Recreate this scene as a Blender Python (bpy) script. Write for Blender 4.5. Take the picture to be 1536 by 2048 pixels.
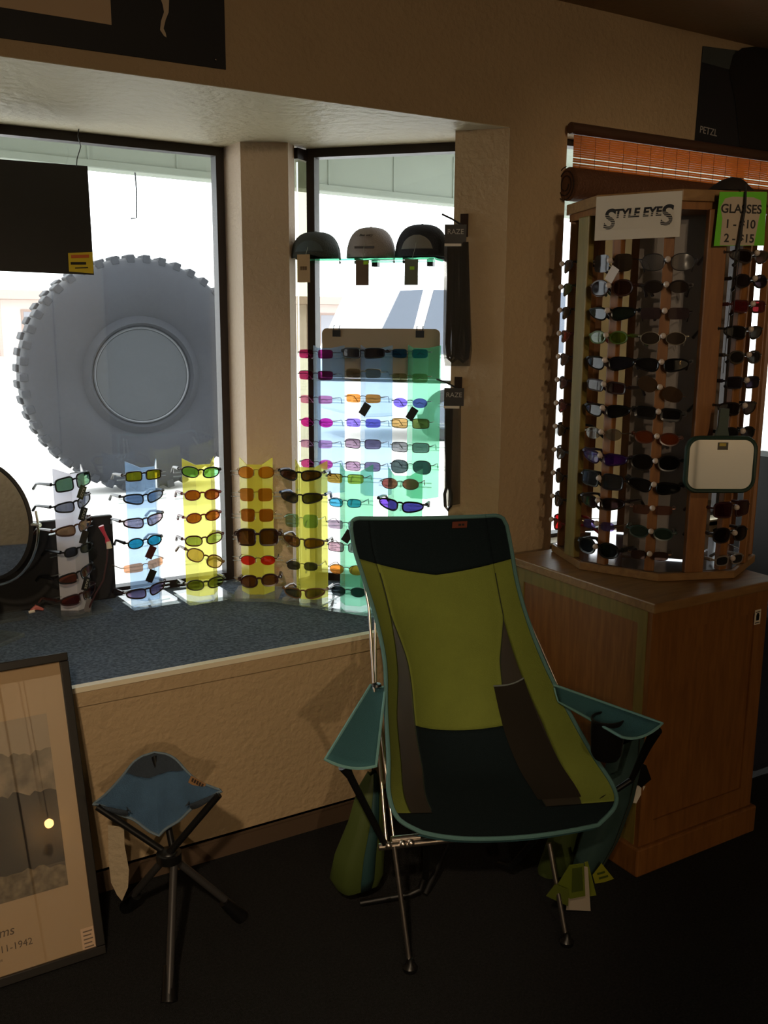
import bpy, bmesh, math, random
from mathutils import Vector, Matrix
import numpy as np
random.seed(7)
S = bpy.context.scene
for o in list(bpy.data.objects): bpy.data.objects.remove(o)
COL = S.collection
PI = math.pi

# ------------------------------------------------------------------ camera, world, light, exposure
S.view_settings.view_transform = 'Standard'
S.view_settings.look = 'None'
S.view_settings.gamma = 1
S.view_settings.use_curve_mapping = False
S.view_settings.exposure = 0.0
F_PX, CX, CY = 1900.0, 768.0, 1024.0
def _v(px, py): return np.array([px-CX, -(py-CY), -F_PX], float)
_X = _v(3975, 668); _X /= np.linalg.norm(_X)
_U = np.array([.0064, .981, .1943]); _U -= _X*(_U@_X); _U /= np.linalg.norm(_U)
_Y = np.cross(_U, _X)
ROT = np.array([_X, _Y, _U])
CAM = np.array([0, 0, 1.5])
def on_plane(px, py, p0, n):
    d = ROT@_v(px, py); p0 = np.array(p0, float); n = np.array(n, float)
    return Vector(CAM+d*(((p0-CAM)@n)/(d@n)))
def on_y(px, py, y): return on_plane(px, py, (0, y, 0), (0, 1, 0))
def on_z(px, py, z): return on_plane(px, py, (0, 0, z), (0, 0, 1))
cd = bpy.data.cameras.new('camera'); cam = bpy.data.objects.new('camera', cd); COL.objects.link(cam)
cd.sensor_fit = 'HORIZONTAL'; cd.sensor_width = 36; cd.lens = 36*F_PX/1536; cd.clip_start = .02; cd.clip_end = 500
m = Matrix([list(ROT[i])+[CAM[i]] for i in range(3)]+[[0, 0, 0, 1]])
cam.matrix_world = m
S.camera = cam
S.cycles.transparent_max_bounces = 40
S.cycles.max_bounces = 10
S.cycles.diffuse_bounces = 5

W = bpy.data.worlds.new('sky'); S.world = W; W.use_nodes = True
bg = W.node_tree.nodes['Background']; bg.inputs[0].default_value = (.93, .97, 1.0, 1); bg.inputs[1].default_value = 4.5
def lamp(name, kind, loc, energy, color, size=.1, aim=None, **k):
    l = bpy.data.lights.new(name, kind); o = bpy.data.objects.new(name, l); COL.objects.link(o)
    o.location = loc; l.energy = energy; l.color = color
    if kind == 'SUN': l.angle = size
    elif kind == 'AREA': l.size = size
    else: l.shadow_soft_size = size
    for a, b in k.items(): setattr(l, a, b)
    if aim is not None: o.rotation_euler = (Vector(aim)-Vector(loc)).to_track_quat('-Z', 'Y').to_euler()
    return o
lamp('sun', 'SUN', (0, 0, 20), 3.0, (1, .96, .88), .01, aim=(2.5, -6, 6))     # high sun from beyond the street
WARM = (1.0, .76, .50)
# warm ceiling lamps of the shop behind the camera; the second is added fill
# (x, y, z, watts, aim, cone degrees, blend)
LAMPS = [(-.5, -.3, 2.40, 130, (.30, 2.36, .30), 58, .6), (1.3, -1.7, 2.40, 120, (1.4, -3.3, 1.0), 100, .5), (-1.5, -4.6, 2.40, 190, (.6, 2.3, 1.9), 120, .7), (.5, -1.3, 2.40, 55, (2.3, 2.0, 1.55), 26, .7)]

# ------------------------------------------------------------------ materials
def lin(c):
    r = []
    for v in c[:3]:
        v = v/255.; r.append(v/12.92 if v <= .04045 else ((v+.055)/1.055)**2.4)
    return tuple(r)+(1,)
MC = {}
def mat(name, col, rough=.6, metal=0, bump=0, bscale=60, var=0, vscale=20, coat=0, spec=None, sheen=0, trans=0):
    if name in MC: return MC[name]
    M = bpy.data.materials.new(name); M.use_nodes = True; nt = M.node_tree
    b = nt.nodes['Principled BSDF']; c = lin(col)
    b.inputs['Base Color'].default_value = c; b.inputs['Roughness'].default_value = rough; b.inputs['Metallic'].default_value = metal
    if coat: b.inputs['Coat Weight'].default_value = coat
    if spec is not None: b.inputs['Specular IOR Level'].default_value = spec
    tc = nt.nodes.new('ShaderNodeTexCoord')
    if var:
        n = nt.nodes.new('ShaderNodeTexNoise'); n.inputs['Scale'].default_value = vscale; n.inputs['Detail'].default_value = 5
        nt.links.new(tc.outputs['Object'], n.inputs['Vector'])
        r = nt.nodes.new('ShaderNodeMapRange'); r.inputs[1].default_value = .3; r.inputs[2].default_value = .7
        r.inputs[3].default_value = 1-var; r.inputs[4].default_value = 1+var; nt.links.new(n.outputs['Fac'], r.inputs[0])
        mx = nt.nodes.new('ShaderNodeVectorMath'); mx.operation = 'SCALE'; mx.inputs[0].default_value = c[:3]
        nt.links.new(r.outputs[0], mx.inputs['Scale']); nt.links.new(mx.outputs[0], b.inputs['Base Color'])
    if bump:
        n = nt.nodes.new('ShaderNodeTexNoise'); n.inputs['Scale'].default_value = bscale; n.inputs['Detail'].default_value = 4
        nt.links.new(tc.outputs['Object'], n.inputs['Vector'])
        bp = nt.nodes.new('ShaderNodeBump'); bp.inputs['Strength'].default_value = bump; bp.inputs['Distance'].default_value = .01
        nt.links.new(n.outputs['Fac'], bp.inputs['Height']); nt.links.new(bp.outputs[0], b.inputs['Normal'])
    MC[name] = M; return M
def wood(name, c1, c2, sc=(3, 3, .35), rough=.42):
    if name in MC: return MC[name]
    M = bpy.data.materials.new(name); M.use_nodes = True; nt = M.node_tree; b = nt.nodes['Principled BSDF']
    tc = nt.nodes.new('ShaderNodeTexCoord'); mp = nt.nodes.new('ShaderNodeMapping'); mp.inputs['Scale'].default_value = [s*9 for s in sc]
    nt.links.new(tc.outputs['Object'], mp.inputs[0])
    n = nt.nodes.new('ShaderNodeTexNoise'); n.inputs['Scale'].default_value = 2.2; n.inputs['Detail'].default_value = 8; n.inputs['Distortion'].default_value = .6
    nt.links.new(mp.outputs[0], n.inputs['Vector'])
    r = nt.nodes.new('ShaderNodeValToRGB'); r.color_ramp.elements[0].position = .35; r.color_ramp.elements[1].position = .65
    r.color_ramp.elements[0].color = lin(c1); r.color_ramp.elements[1].color = lin(c2)
    nt.links.new(n.outputs['Fac'], r.inputs[0]); nt.links.new(r.outputs[0], b.inputs['Base Color'])
    b.inputs['Roughness'].default_value = rough
    MC[name] = M; return M
def clear(name, tint, rough=.03, refl=1.0, diffuse=0, dcol=None, dtrans=True, vari=False, f0=.035):
    """thin clear / tinted sheet: transparent + fresnel gloss (+ a share of scattering)"""
    if name in MC: return MC[name]
    M = bpy.data.materials.new(name); M.use_nodes = True; nt = M.node_tree; nt.nodes.clear(); N = nt.nodes.new; L = nt.links.new
    out = N('ShaderNodeOutputMaterial'); tr = N('ShaderNodeBsdfTransparent'); tr.inputs[0].default_value = lin(tint)
    cur = tr.outputs[0]
    if diffuse:
        d = N('ShaderNodeBsdfTranslucent'); d.inputs[0].default_value = lin(dcol or tint)
        d2 = N('ShaderNodeBsdfDiffuse'); d2.inputs[0].default_value = lin(dcol or tint)
        md = N('ShaderNodeMixShader'); md.inputs[0].default_value = .4 if dtrans else 1
        L(d.outputs[0], md.inputs[1]); L(d2.outputs[0], md.inputs[2])
        mx = N('ShaderNodeMixShader'); mx.inputs[0].default_value = diffuse; L(cur, mx.inputs[1]); L(md.outputs[0], mx.inputs[2]); cur = mx.outputs[0]
        if vari:
            tc = N('ShaderNodeTexCoord'); nz = N('ShaderNodeTexNoise'); nz.inputs['Scale'].default_value = 3; nz.inputs['Detail'].default_value = 6
            L(tc.outputs['Object'], nz.inputs['Vector'])
            mr = N('ShaderNodeMapRange'); mr.inputs[1].default_value = .3; mr.inputs[2].default_value = .7; mr.inputs[3].default_value = diffuse*.6; mr.inputs[4].default_value = diffuse*1.4
            L(nz.outputs['Fac'], mr.inputs[0]); L(mr.outputs[0], mx.inputs[0])
    g = N('ShaderNodeBsdfGlossy'); g.inputs['Roughness'].default_value = rough; g.inputs[0].default_value = (refl, refl, refl, 1)
    lw = N('ShaderNodeLayerWeight'); lw.inputs[0].default_value = .5
    pw_ = N('ShaderNodeMath'); pw_.operation = 'POWER'; pw_.inputs[1].default_value = 5; L(lw.outputs['Facing'], pw_.inputs[0])
    fr = N('ShaderNodeMath'); fr.operation = 'MULTIPLY_ADD'; fr.inputs[1].default_value = .9; fr.inputs[2].default_value = f0; L(pw_.outputs[0], fr.inputs[0])
    ms = N('ShaderNodeMixShader'); L(fr.outputs[0], ms.inputs[0]); L(cur, ms.inputs[1]); L(g.outputs[0], ms.inputs[2])
    L(ms.outputs[0], out.inputs[0]); MC[name] = M; return M
def emis(name, col, s):
    M = bpy.data.materials.new(name); M.use_nodes = True; nt = M.node_tree; b = nt.nodes['Principled BSDF']
    b.inputs['Emission Color'].default_value = lin(col); b.inputs['Emission Strength'].default_value = s; return M

wallm = mat('painted_textured_wall', (176, 152, 118), .75, bump=.5, bscale=55, var=.03, vscale=6)
soffm = mat('painted_textured_soffit', (196, 182, 150), .5, bump=.8, bscale=32)
pillm = mat('painted_pillar', (196, 174, 150), .6, bump=.4, bscale=60)
ceilm = mat('ceiling_paint', (150, 125, 95), .9, bump=.5, bscale=40)
floorm = mat('dark_carpet', (46, 46, 47), .95, bump=1, bscale=400, var=.25, vscale=160, spec=.1)
sillm = mat('blue_grey_carpet', (112, 126, 146), .95, bump=1, bscale=500, var=.45, vscale=110, spec=.1)
trimm = mat('white_trim', (225, 215, 190), .5)
basem = mat('brown_baseboard', (84, 66, 50), .6)
framem = mat('dark_bronze_frame', (42, 34, 32), .4, metal=.3)
glassm = clear('dusty_window_glass', (250, 252, 252), .02, 1, .012, (225, 232, 240), vari=True)
coatm = clear('side_window_glass', (215, 215, 200), .01, 1, f0=.22)
oak = wood('oak_side', (112, 98, 44), (128, 110, 52)); oakd = wood('oak_front', (116, 72, 32), (134, 88, 42)); oakh = wood('oak_horizontal', (126, 92, 54), (146, 110, 66), (.35, 3, 3))
black = mat('black_plastic', (14, 14, 15), .35); matte = mat('matte_black', (20, 19, 19), .7)
chrome = mat('chrome', (210, 210, 210), .18, metal=1); dgrey = mat('dark_grey_metal', (70, 72, 76), .4, metal=.6)
acry = clear('clear_acrylic', (236, 240, 238), .04, 1, .12, (225, 230, 235))
paper = mat('white_paper', (225, 218, 205), .6)

# ------------------------------------------------------------------ mesh helpers
TM = {}
def tag(o, label=None, cat=None, group=None, kind=None):
    if label: o['label'] = label
    if cat: o['category'] = cat
    if group: o['group'] = group
    if kind: o['kind'] = kind
    return o
def thing(name, label, cat, loc=(0, 0, 0), rz=0, group=None, rot=None):
    o = bpy.data.objects.new(name, None); COL.objects.link(o); o.empty_display_size = .05
    o.location = loc; o.rotation_euler = rot if rot else (0, 0, rz)
    TM[o.name] = Matrix.Translation(Vector(loc)) @ o.rotation_euler.to_matrix().to_4x4()
    return tag(o, label, cat, group)
class MB:
    def __init__(s): s.v = []; s.f = []
    def add(s, vs, fs):
        k = len(s.v); s.v += [Vector(v) for v in vs]; s.f += [tuple(i+k for i in f) for f in fs]; return s
    def box(s, x0, x1, y0, y1, z0, z1, M=None):
        vs = [Vector((x, y, z)) for z in (z0, z1) for x, y in ((x0, y0), (x1, y0), (x1, y1), (x0, y1))]
        if M: vs = [M@v for v in vs]
        return s.add(vs, [(3, 2, 1, 0), (4, 5, 6, 7), (0, 1, 5, 4), (1, 2, 6, 5), (2, 3, 7, 6), (3, 0, 4, 7)])
    def prism(s, poly, a, b, M=None):
        n = len(poly); vs = [Vector((x, y, a)) for x, y in poly]+[Vector((x, y, b)) for x, y in poly]
        if M: vs = [M@v for v in vs]
        return s.add(vs, [tuple(range(n))[::-1], tuple(range(n, 2*n))]+[(i, (i+1) % n, n+(i+1) % n, n+i) for i in range(n)])
    def slab(s, pts, n, t):
        """polygon of 3D points extruded by t along n"""
        n = Vector(n).normalized()*t; k = len(pts); vs = [Vector(p) for p in pts]; vs += [p+n for p in vs]
        return s.add(vs, [tuple(range(k))[::-1], tuple(range(k, 2*k))]+[(i, (i+1) % k, k+(i+1) % k, k+i) for i in range(k)])
    def tube(s, pts, r, n=8, closed=False, flat=1.0, up=None):
        pts = [Vector(p) for p in pts]; k = len(pts); vs = []; prev = None
        rs = r if isinstance(r, (list, tuple)) else [r]*k
        for i, p in enumerate(pts):
            if closed: t = pts[(i+1) % k]-pts[i-1]
            else: t = pts[min(i+1, k-1)]-pts[max(i-1, 0)]
            if t.length < 1e-9: t = Vector((0, 0, 1))
            t.normalize()
            if up is not None: a = Vector(up)
            elif prev is None: a = Vector((0, 0, 1)) if abs(t.z) < .9 else Vector((1, 0, 0))
            else: a = prev
            a = (a-t*a.dot(t)); a = a.normalized() if a.length > 1e-6 else t.orthogonal().normalized()
            prev = a; b = t.cross(a)
            for j in range(n):
                w = 2*PI*(j+.5)/n; vs.append(p+(a*math.cos(w)+b*math.sin(w)*flat)*rs[i])
        fs = []
        for i in range(k if closed else k-1):
            for j in range(n):
                a0 = i*n+j; a1 = i*n+(j+1) % n; b0 = ((i+1) % k)*n+j; b1 = ((i+1) % k)*n+(j+1) % n
                fs.append((a0, a1, b1, b0))
        if not closed: fs += [tuple(range(n))[::-1], tuple(range((k-1)*n, k*n))]
        return s.add(vs, fs)
    def lathe(s, prof, n=24, M=None, caps=True):
        vs = []; k = len(prof)
        for r, z in prof:
            for j in range(n):
                w = 2*PI*j/n; vs.append(Vector((r*math.cos(w), r*math.sin(w), z)))
        if M: vs = [M@v for v in vs]
        fs = [(i*n+j, i*n+(j+1) % n, (i+1)*n+(j+1) % n, (i+1)*n+j) for i in range(k-1) for j in range(n)]
        if caps: fs += [tuple(range(n))[::-1], tuple(range((k-1)*n, k*n))]
        return s.add(vs, fs)
    def ball(s, c, r, n=10, sz=1):
        prof = [(max(1e-4, r*math.sin(PI*i/n)), -r*sz*math.cos(PI*i/n)) for i in range(n+1)]
        return s.lathe(prof, n+2, Matrix.Translation(Vector(c)))
    def grid(s, P):
        a = len(P); b = len(P[0])
        return s.add([p for row in P for p in row], [(i*b+j, i*b+j+1, (i+1)*b+j+1, (i+1)*b+j) for i in range(a-1) for j in range(b-1)])
    def build(s, name, m, parent=None, smooth=False, world=False, solid=0, bevel=0, angle=40):
        vs = s.v
        if world and parent is not None:
            root = parent
            while root.parent: root = root.parent
            inv = TM[root.name].inverted(); vs = [inv@v for v in vs]
        me = bpy.data.meshes.new(name); me.from_pydata([tuple(v) for v in vs], [], s.f)
        bm = bmesh.new(); bm.from_mesh(me); bmesh.ops.recalc_face_normals(bm, faces=bm.faces)
        bm.to_mesh(me); bm.free()
        me.materials.append(m)
        o = bpy.data.objects.new(name, me); COL.objects.link(o)
        if parent is not None: o.parent = parent
        if smooth:
            me.shade_smooth()
            try: me.set_sharp_from_angle(angle=math.radians(angle))
            except Exception: pass
        if bevel:
            b = o.modifiers.new('bevel', 'BEVEL'); b.width = bevel; b.segments = 2; b.limit_method = 'ANGLE'
        if solid:
            q = o.modifiers.new('thickness', 'SOLIDIFY'); q.thickness = solid; q.offset = 0
        return o
def struct(o, label=None): o['kind'] = 'structure'; return o
def lettering(name, text, size, M, m, parent, depth=.0008, shear=0, align='CENTER', bold=0):
    """text -> mesh; M maps the text plane (x right, y up, z out) into world"""
    cu = bpy.data.curves.new(name, 'FONT'); cu.body = text; cu.size = size; cu.align_x = align; cu.align_y = 'CENTER'; cu.extrude = depth; cu.shear = shear; cu.offset = bold
    t = bpy.data.objects.new(name, cu); COL.objects.link(t)
    dg = bpy.context.evaluated_depsgraph_get(); me = bpy.data.meshes.new_from_object(t.evaluated_get(dg))
    bpy.data.objects.remove(t)
    root = parent
    while root.parent: root = root.parent
    me.transform(TM[root.name].inverted() @ M); me.materials.clear(); me.materials.append(m)
    o = bpy.data.objects.new(name, me); COL.objects.link(o); o.parent = parent
    return o
def frame_matrix(org, right, up):
    r = Vector(right).normalized(); u = Vector(up); u = (u-r*u.dot(r)).normalized(); n = r.cross(u)
    M = Matrix((r, u, n)).transposed().to_4x4(); M.translation = Vector(org); return M

# ------------------------------------------------------------------ room shell
D = 2.366; SZ = .585; TZ = 2.073; CZ = 2.448
WY = 3.165
M0 = Vector((1.535, 3.02, 0)); E0 = Vector((1.87, 2.66, 0)); ee = (E0-M0).normalized(); nn = Vector((ee.y, -ee.x, 0))   # bay's angled side, nn points into the shop
X0, X1, Y0 = -2.2, 4.6, -6.6
w = MB()
w.box(X0, 1.858, D, D+.10, 0, SZ-.045); w.box(X0, -.9, D, D+.12, SZ-.045, CZ); w.box(-.9, 1.858, D, D+.12, TZ+.002, CZ)
w.box(1.858, 2.083, D, D+.12, 0, CZ); w.box(2.083, 3.9, D, D+.12, 0, .775); w.box(2.083, 3.9, D, D+.12, 2.08, CZ); w.box(3.9, X1, D, D+.12, 0, CZ)
struct(w.build('wall_front', wallm))
struct(MB().box(X0-.1, X0, Y0, D+.12, 0, CZ).build('wall_left', wallm))
struct(MB().box(X1, X1+.1, Y0, D+.12, 0, CZ).build('wall_right', wallm))
struct(MB().box(X0-.1, X1+.1, Y0-.1, Y0, 0, CZ).build('wall_back', wallm))
struct(MB().box(X0-.1, X1+.1, Y0-.1, D+.02, -.1, 0).build('floor', floorm))
struct(MB().box(X0-.1, X1+.1, Y0-.1, D+.12, CZ, CZ+.1).build('ceiling', ceilm))
struct(MB().box(X0, 1.84, D-.012, D, 0, .062).box(X0, 1.84, D-.016, D, .056, .062).build('baseboard_front', basem))
# the bay: carpeted display sill, its nosing and fascia board, soffit, pillar and splayed jamb
bay = [(-.9, D+.004), (1.857, D+.004), (1.95, 2.62), (1.545, 3.055), (1.44, 3.02), (1.42, 3.23), (-.9, 3.23)]
struct(MB().prism(bay, .2, SZ).build('trim_1', sillm))
struct(MB().box(-.9, 1.858, D-.012, D+.012, SZ-.012, SZ+.002).build('trim_2', trimm))
struct(MB().box(-.9, 1.858, D-.008, D+.01, SZ-.052, SZ-.012).build('trim_3', wallm))
bay2 = [(-.9, D+.12), (1.858, D+.12), (1.86, D), (1.95, 2.62), (1.545, 3.055), (1.44, 3.02), (1.42, 3.23), (-.9, 3.23)]
struct(MB().prism([(-.9, D+.0005), (1.857, D+.0005), (1.95, 2.62), (1.545, 3.055), (1.44, 3.02), (1.42, 3.23), (-.9, 3.23)], TZ, TZ+.35).build('trim_4', soffm))
struct(MB().prism([(1.266, 3.23), (1.269, 3.011), (1.406, 2.942), (1.452, 2.99), (1.452, 3.05), (1.42, 3.23)], 0, TZ).build('wall_pillar', pillm))
struct(MB().prism([(1.8585, D+.001), (1.75, 2.492), (1.80, 2.56), (1.90, 2.66), (1.95, 2.62), (1.96, D+.1)], 0, TZ).build('wall_jamb', wallm))
struct(MB().box(-1.0, -.9, D, 3.25, 0, TZ+.2).build('wall_bay_left', wallm))
# window_1: big pane parallel to the wall
def window(n, org, right, L, z0, z1, fr=.028, dp=.045, bars=(), gm=None, ltop=None, stiles=True):
    root = bpy.data.objects.new('window_%d' % n, None); COL.objects.link(root); root['kind'] = 'structure'; root.location = org; TM[root.name] = Matrix.Translation(Vector(org))
    Mx = frame_matrix(org, right, (0, 0, 1)); q = MB(); r = Vector(right)
    def b(a0, a1, c0, c1, d0, d1): q.box(a0, a1, c0, c1, d0, d1, Mx)
    lt = ltop or fr
    b(0, L, z0, z0+fr, -dp/2, dp/2); b(0, L, z1-lt, z1, -dp/2, dp/2)
    if stiles: b(0, fr, z0+fr, z1-lt, -dp/2, dp/2); b(L-fr, L, z0+fr, z1-lt, -dp/2, dp/2)
    for x in bars: b(x-fr/2, x+fr/2, z0+fr, z1-lt, -dp/2, dp/2)
    q.build('frame', framem, root, world=True)
    MB().box(fr*.8, L-fr*.8, z0+fr*.8, z1-lt*.8, -.002, .002, Mx).build('pane', gm or glassm, root, world=True)
    return root
window(1, (-.9, WY, 0), (1, 0, 0), 2.164, SZ, TZ, bars=(.45,))
Lr = (E0-M0).length
window(2, tuple(M0-ee*.014), tuple(ee), Lr+.09, SZ, TZ, fr=.028, dp=.05)
a = Vector((1.452, 2.985, 0)); bb = M0-ee*.014+nn*-.01; window(3, tuple(a), tuple((bb-a).normalized()), (bb-a).length, SZ, TZ-.005, fr=.004, dp=.02, gm=coatm, ltop=.035, stiles=False)
window(4, (2.083, D+.09, 0), (1, 0, 0), 1.817, .775, 2.08, bars=(.9,), fr=.02)
struct(MB().box(2.083, 3.9, D, D+.12, .76, .782).build('trim_5', trimm))

# ------------------------------------------------------------------ outside
conc = mat('pale_concrete', (205, 203, 198), .9, var=.06, vscale=2)
struct(MB().box(-60, 120, 2.4, 140, -.2, -.06).build('ground', conc))
can = mat('painted_canopy', (150, 158, 146), .7, var=.04, vscale=4)
e1 = on_z(175, 333, 2.3); e2 = on_z(908, 408, 2.3); ed = (e2-e1); ed.z = 0; ed.normalize(); en = Vector((-ed.y, ed.x, 0))
q = MB(); P = lambda s, t, z: e1+ed*s+en*t+Vector((0, 0, z-e1.z))
q.slab([P(-6, 0, 2.3), P(9, 0, 2.3), P(9, 0, 2.62), P(-6, 0, 2.62)], en, .14)
q.slab([P(-6, -.012, 2.3), P(9, -.012, 2.3), P(9, -.012, 2.335), P(-6, -.012, 2.335)], en, .02)
for k in range(-12, 18): q.slab([P(k*.5, -.006, 2.335), P(k*.5+.012, -.006, 2.335), P(k*.5+.012, -.006, 2.6), P(k*.5, -.006, 2.6)], en, .01)
cn = thing('canopy', 'pale green-grey canopy beam and roof over the pavement outside', 'canopy', tuple(P(0, 0, 2.3)))
q.build('beam', can, cn, world=True)
MB().slab([(-6, 3.2, 2.62), (9, 3.2, 2.62), P(9, .14, 2.62), P(-6, .14, 2.62)], (0, 0, 1), .08).build('roof', can, cn, world=True)
q = MB()
for s in (-5.9, 8.8): q.tube([P(s, .07, -.06), P(s, .07, 2.3)], .05)
q.build('post', can, cn, world=True)
# hook hanging from the beam
hk = thing('hanging_hook', 'thin dark wire hook hanging under the canopy above the tire', 'hook', tuple(on_y(270, 345, 5.3)))
MB().tube([on_y(270, 345, 5.3), on_y(273, 380, 5.3), on_y(273, 436, 5.3), on_y(262, 437, 5.3)], .004, 6).build('wire', dgrey, hk, world=True)
# huge off-road tire
rub = mat('dusty_rubber', (20, 23, 31), .75, var=.12, vscale=3)
tc_ = on_z(285, 975, -.06); tc_.z = 0
cdir = Vector((-tc_.x, -tc_.y, 0)).normalized(); tR = (tc_.length)*ROT.T[0][0]*0+1.0
Rt = 1.02*(Vector((tc_.x, tc_.y, 0)).length/8.8)
tyaw = math.atan2(cdir.y, cdir.x)+math.radians(14)
tr = thing('off_road_tire', 'giant dusty off-road tire with knobby tread standing outside the window', 'tire', (tc_.x, tc_.y, -.06), tyaw)
MT = Matrix.Translation((0, 0, Rt))@Matrix.Rotation(PI/2, 4, 'Y')     # axis along local x (toward viewer)
hw = .26
prof = [(Rt*.40, hw*.55), (Rt*.44, hw*.86), (Rt*.50, hw*.72), (Rt*.56, hw*.86), (Rt*.66, hw*1.03), (Rt*.78, hw*1.06), (Rt*.88, hw*.98), (Rt*.95, hw*.86), (Rt*.975, hw*.7), (Rt*.975, -hw*.7), (Rt*.95, -hw*.86), (Rt*.84, -hw), (Rt*.6, -hw*.9), (Rt*.40, -hw*.55), (Rt*.40, hw*.55)]
MB().lathe(prof, 72, MT, caps=False).build('sidewall', rub, tr, smooth=True)
q = MB()
for k in range(46):
    a = 2*PI*k/46; Mk = MT@Matrix.Rotation(a, 4, 'Z')
    q.box(Rt*.93, Rt*1.0, -Rt*.032, Rt*.032, -hw*.9, -hw*.05, Mk); Mk2 = MT@Matrix.Rotation(a+PI/46, 4, 'Z')
    q.box(Rt*.93, Rt*1.0, -Rt*.032, Rt*.032, hw*.05, hw*.9, Mk2)
q.build('tread', rub, tr, bevel=.01)
hubm = mat('hub_cover_grey', (30, 35, 40), .6)
hb = MB().lathe([(.001, hw*.7), (Rt*.385, hw*.7), (Rt*.40, hw*.62), (Rt*.40, -hw*.5), (.001, -hw*.5)], 64, MT, caps=False).build('hub_cover', hubm, tr, smooth=True)
MB().lathe([(Rt*.39, hw*.70), (Rt*.40, hw*.74), (Rt*.41, hw*.70), (Rt*.40, hw*.66), (Rt*.39, hw*.70)], 64, MT, caps=False).build('rim_ring', mat('rim_grey', (70, 72, 76), .4), hb, smooth=True)
# shop building across the street
bp = on_z(640, 600, 2.75); BYY = bp.y
bl = thing('shop_building', 'low pinkish storefront building across the street with a brown roof band', 'building', (bp.x-14, BYY, -.06))
bm1 = mat('pink_stucco', (222, 206, 200), .9); bm2 = mat('brown_roof_band', (172, 150, 140), .8); bgl = mat('dark_shop_glass', (150, 150, 158), .2)
MB().box(-16, 30, 0, 8, 0, 2.8).build('wall', bm1, bl); MB().box(-16.4, 30.4, -1.2, 8.4, 2.55, 2.95).build('roof', bm2, bl)
for k in range(14):
    x = -14+k*3.1
    f = MB().box(x, x+1.3, -.08, .02, .1, 2.1).build('window', bm2, bl); MB().box(x+.1, x+1.2, -.1, -.07, .2, 2.0).build('pane', bgl, f)
    MB().box(x+1.9, x+2.05, -1.1, -.95, 0, 2.56).build('post', bm2, bl)
# white van parked outside
vb = mat('white_car_paint', (225, 226, 228), .3, coat=.5); vg = mat('grey_blue_car_glass', (84, 92, 106), .12); tyb = mat('car_tyre', (40, 40, 42), .8)
v0 = on_plane(770, 690, (0, 10.5, 0), (0, 1, 0))
vn = thing('white_van', 'white van with grey-blue side windows parked beyond the hats', 'van', (v0.x+1.75, v0.y, -.06), math.radians(-8))
side = [(-2.0, .35), (-2.03, .95), (-1.94, 1.16), (-1.5, 2.05), (-1.25, 2.18), (2.2, 2.18), (2.35, 1.5), (2.4, .4)]
MV = Matrix(((1, 0, 0, 0), (0, 0, -1, 0), (0, 1, 0, 0), (0, 0, 0, 1)))
MB().prism([(x, z) for x, z in side], -1.8, 0, MV).build('body', vb, vn, bevel=.05)
for pl in ([(-1.84, 1.17), (-1.42, 1.98), (-1.10, 2.0), (-1.32, 1.17)], [(-1.18, 1.17), (-.94, 2.0), (-.1, 2.0), (-.1, 1.17)], [(.05, 1.17), (.05, 2.0), (1.1, 2.0), (1.1, 1.17)], [(1.25, 1.17), (1.25, 2.0), (2.05, 1.98), (2.15, 1.17)]):
    MB().prism(pl, .0, .02, MV).build('side_window', vg, vn)
for x in (-.72, 1.6):
    wl = MB().lathe([(.001, -.02), (.33, -.02), (.35, .02), (.35, .2), (.001, .2)], 32, Matrix.Translation((x, 0, .35))@Matrix.Rotation(-PI/2, 4, 'X')@Matrix.Translation((0, 0, -.02)), caps=False).build('wheel', tyb, vn, smooth=True)
    MB().lathe([(.001, -.05), (.18, -.05), (.2, -.02)], 24, Matrix.Translation((x, 0, .35))@Matrix.Rotation(-PI/2, 4, 'X')@Matrix.Translation((0, 0, -.02)), caps=False).build('wheel_cover', vg, wl, smooth=True)

# ------------------------------------------------------------------ lamps behind the camera, with added fill spot, panels and bulb
for i, (x, y, z, en_, aim_, cone_, bl_) in enumerate(LAMPS):
    t = thing('ceiling_and_fill_lamp', ('round warm ceiling lamp near the shop centre', 'added fill spot aimed at the made-up white panels behind the camera', 'round warm ceiling lamp at the back of the shop', 'round warm ceiling lamp facing the sunglasses tower')[i], 'lamp', (x, y, z))
    MB().lathe([(.001, .045), (.13, .045), (.13, .02), (.12, .02), (.12, .04), (.001, .04)], 24, caps=False).build('housing', trimm, t)
    lamp('lamp_light', 'SPOT', (x, y, z-.01), en_, WARM, .05, aim=aim_, spot_size=math.radians(cone_), spot_blend=bl_)
t = thing('added_reflector_panels', 'made-up tall white panels behind the camera, for mirror reflections and bounce light', 'partition', (1.3, -3.3, 0))  # added so the tower mirror reflects something pale; also bounces fill
pw_m = mat('white_panel', (200, 194, 178), .6)
for k in range(5): MB().box(-1.2+k*.5, -.715+k*.5, -.02, .02, .0, 2.3).build('panel', pw_m, t, bevel=.006)
MB().box(-1.2, 1.3, -.03, -.02, 0, 2.3).build('backing', matte, t)
t = thing('added_glint_bulb', 'small added warm bulb behind the camera, for a glint in the picture glass', 'lamp', (1.25, -3.1, 1.11))  # added bulb that gives the picture glass its lamp reflection
MB().ball((0, 0, 0), .034).build('bulb', emis('warm_bulb', (255, 190, 110), 40), t, smooth=True)
MB().tube([(0, 0, .05), (0, 0, CZ-1.11)], .004, 6).build('cord', black, t)

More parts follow.
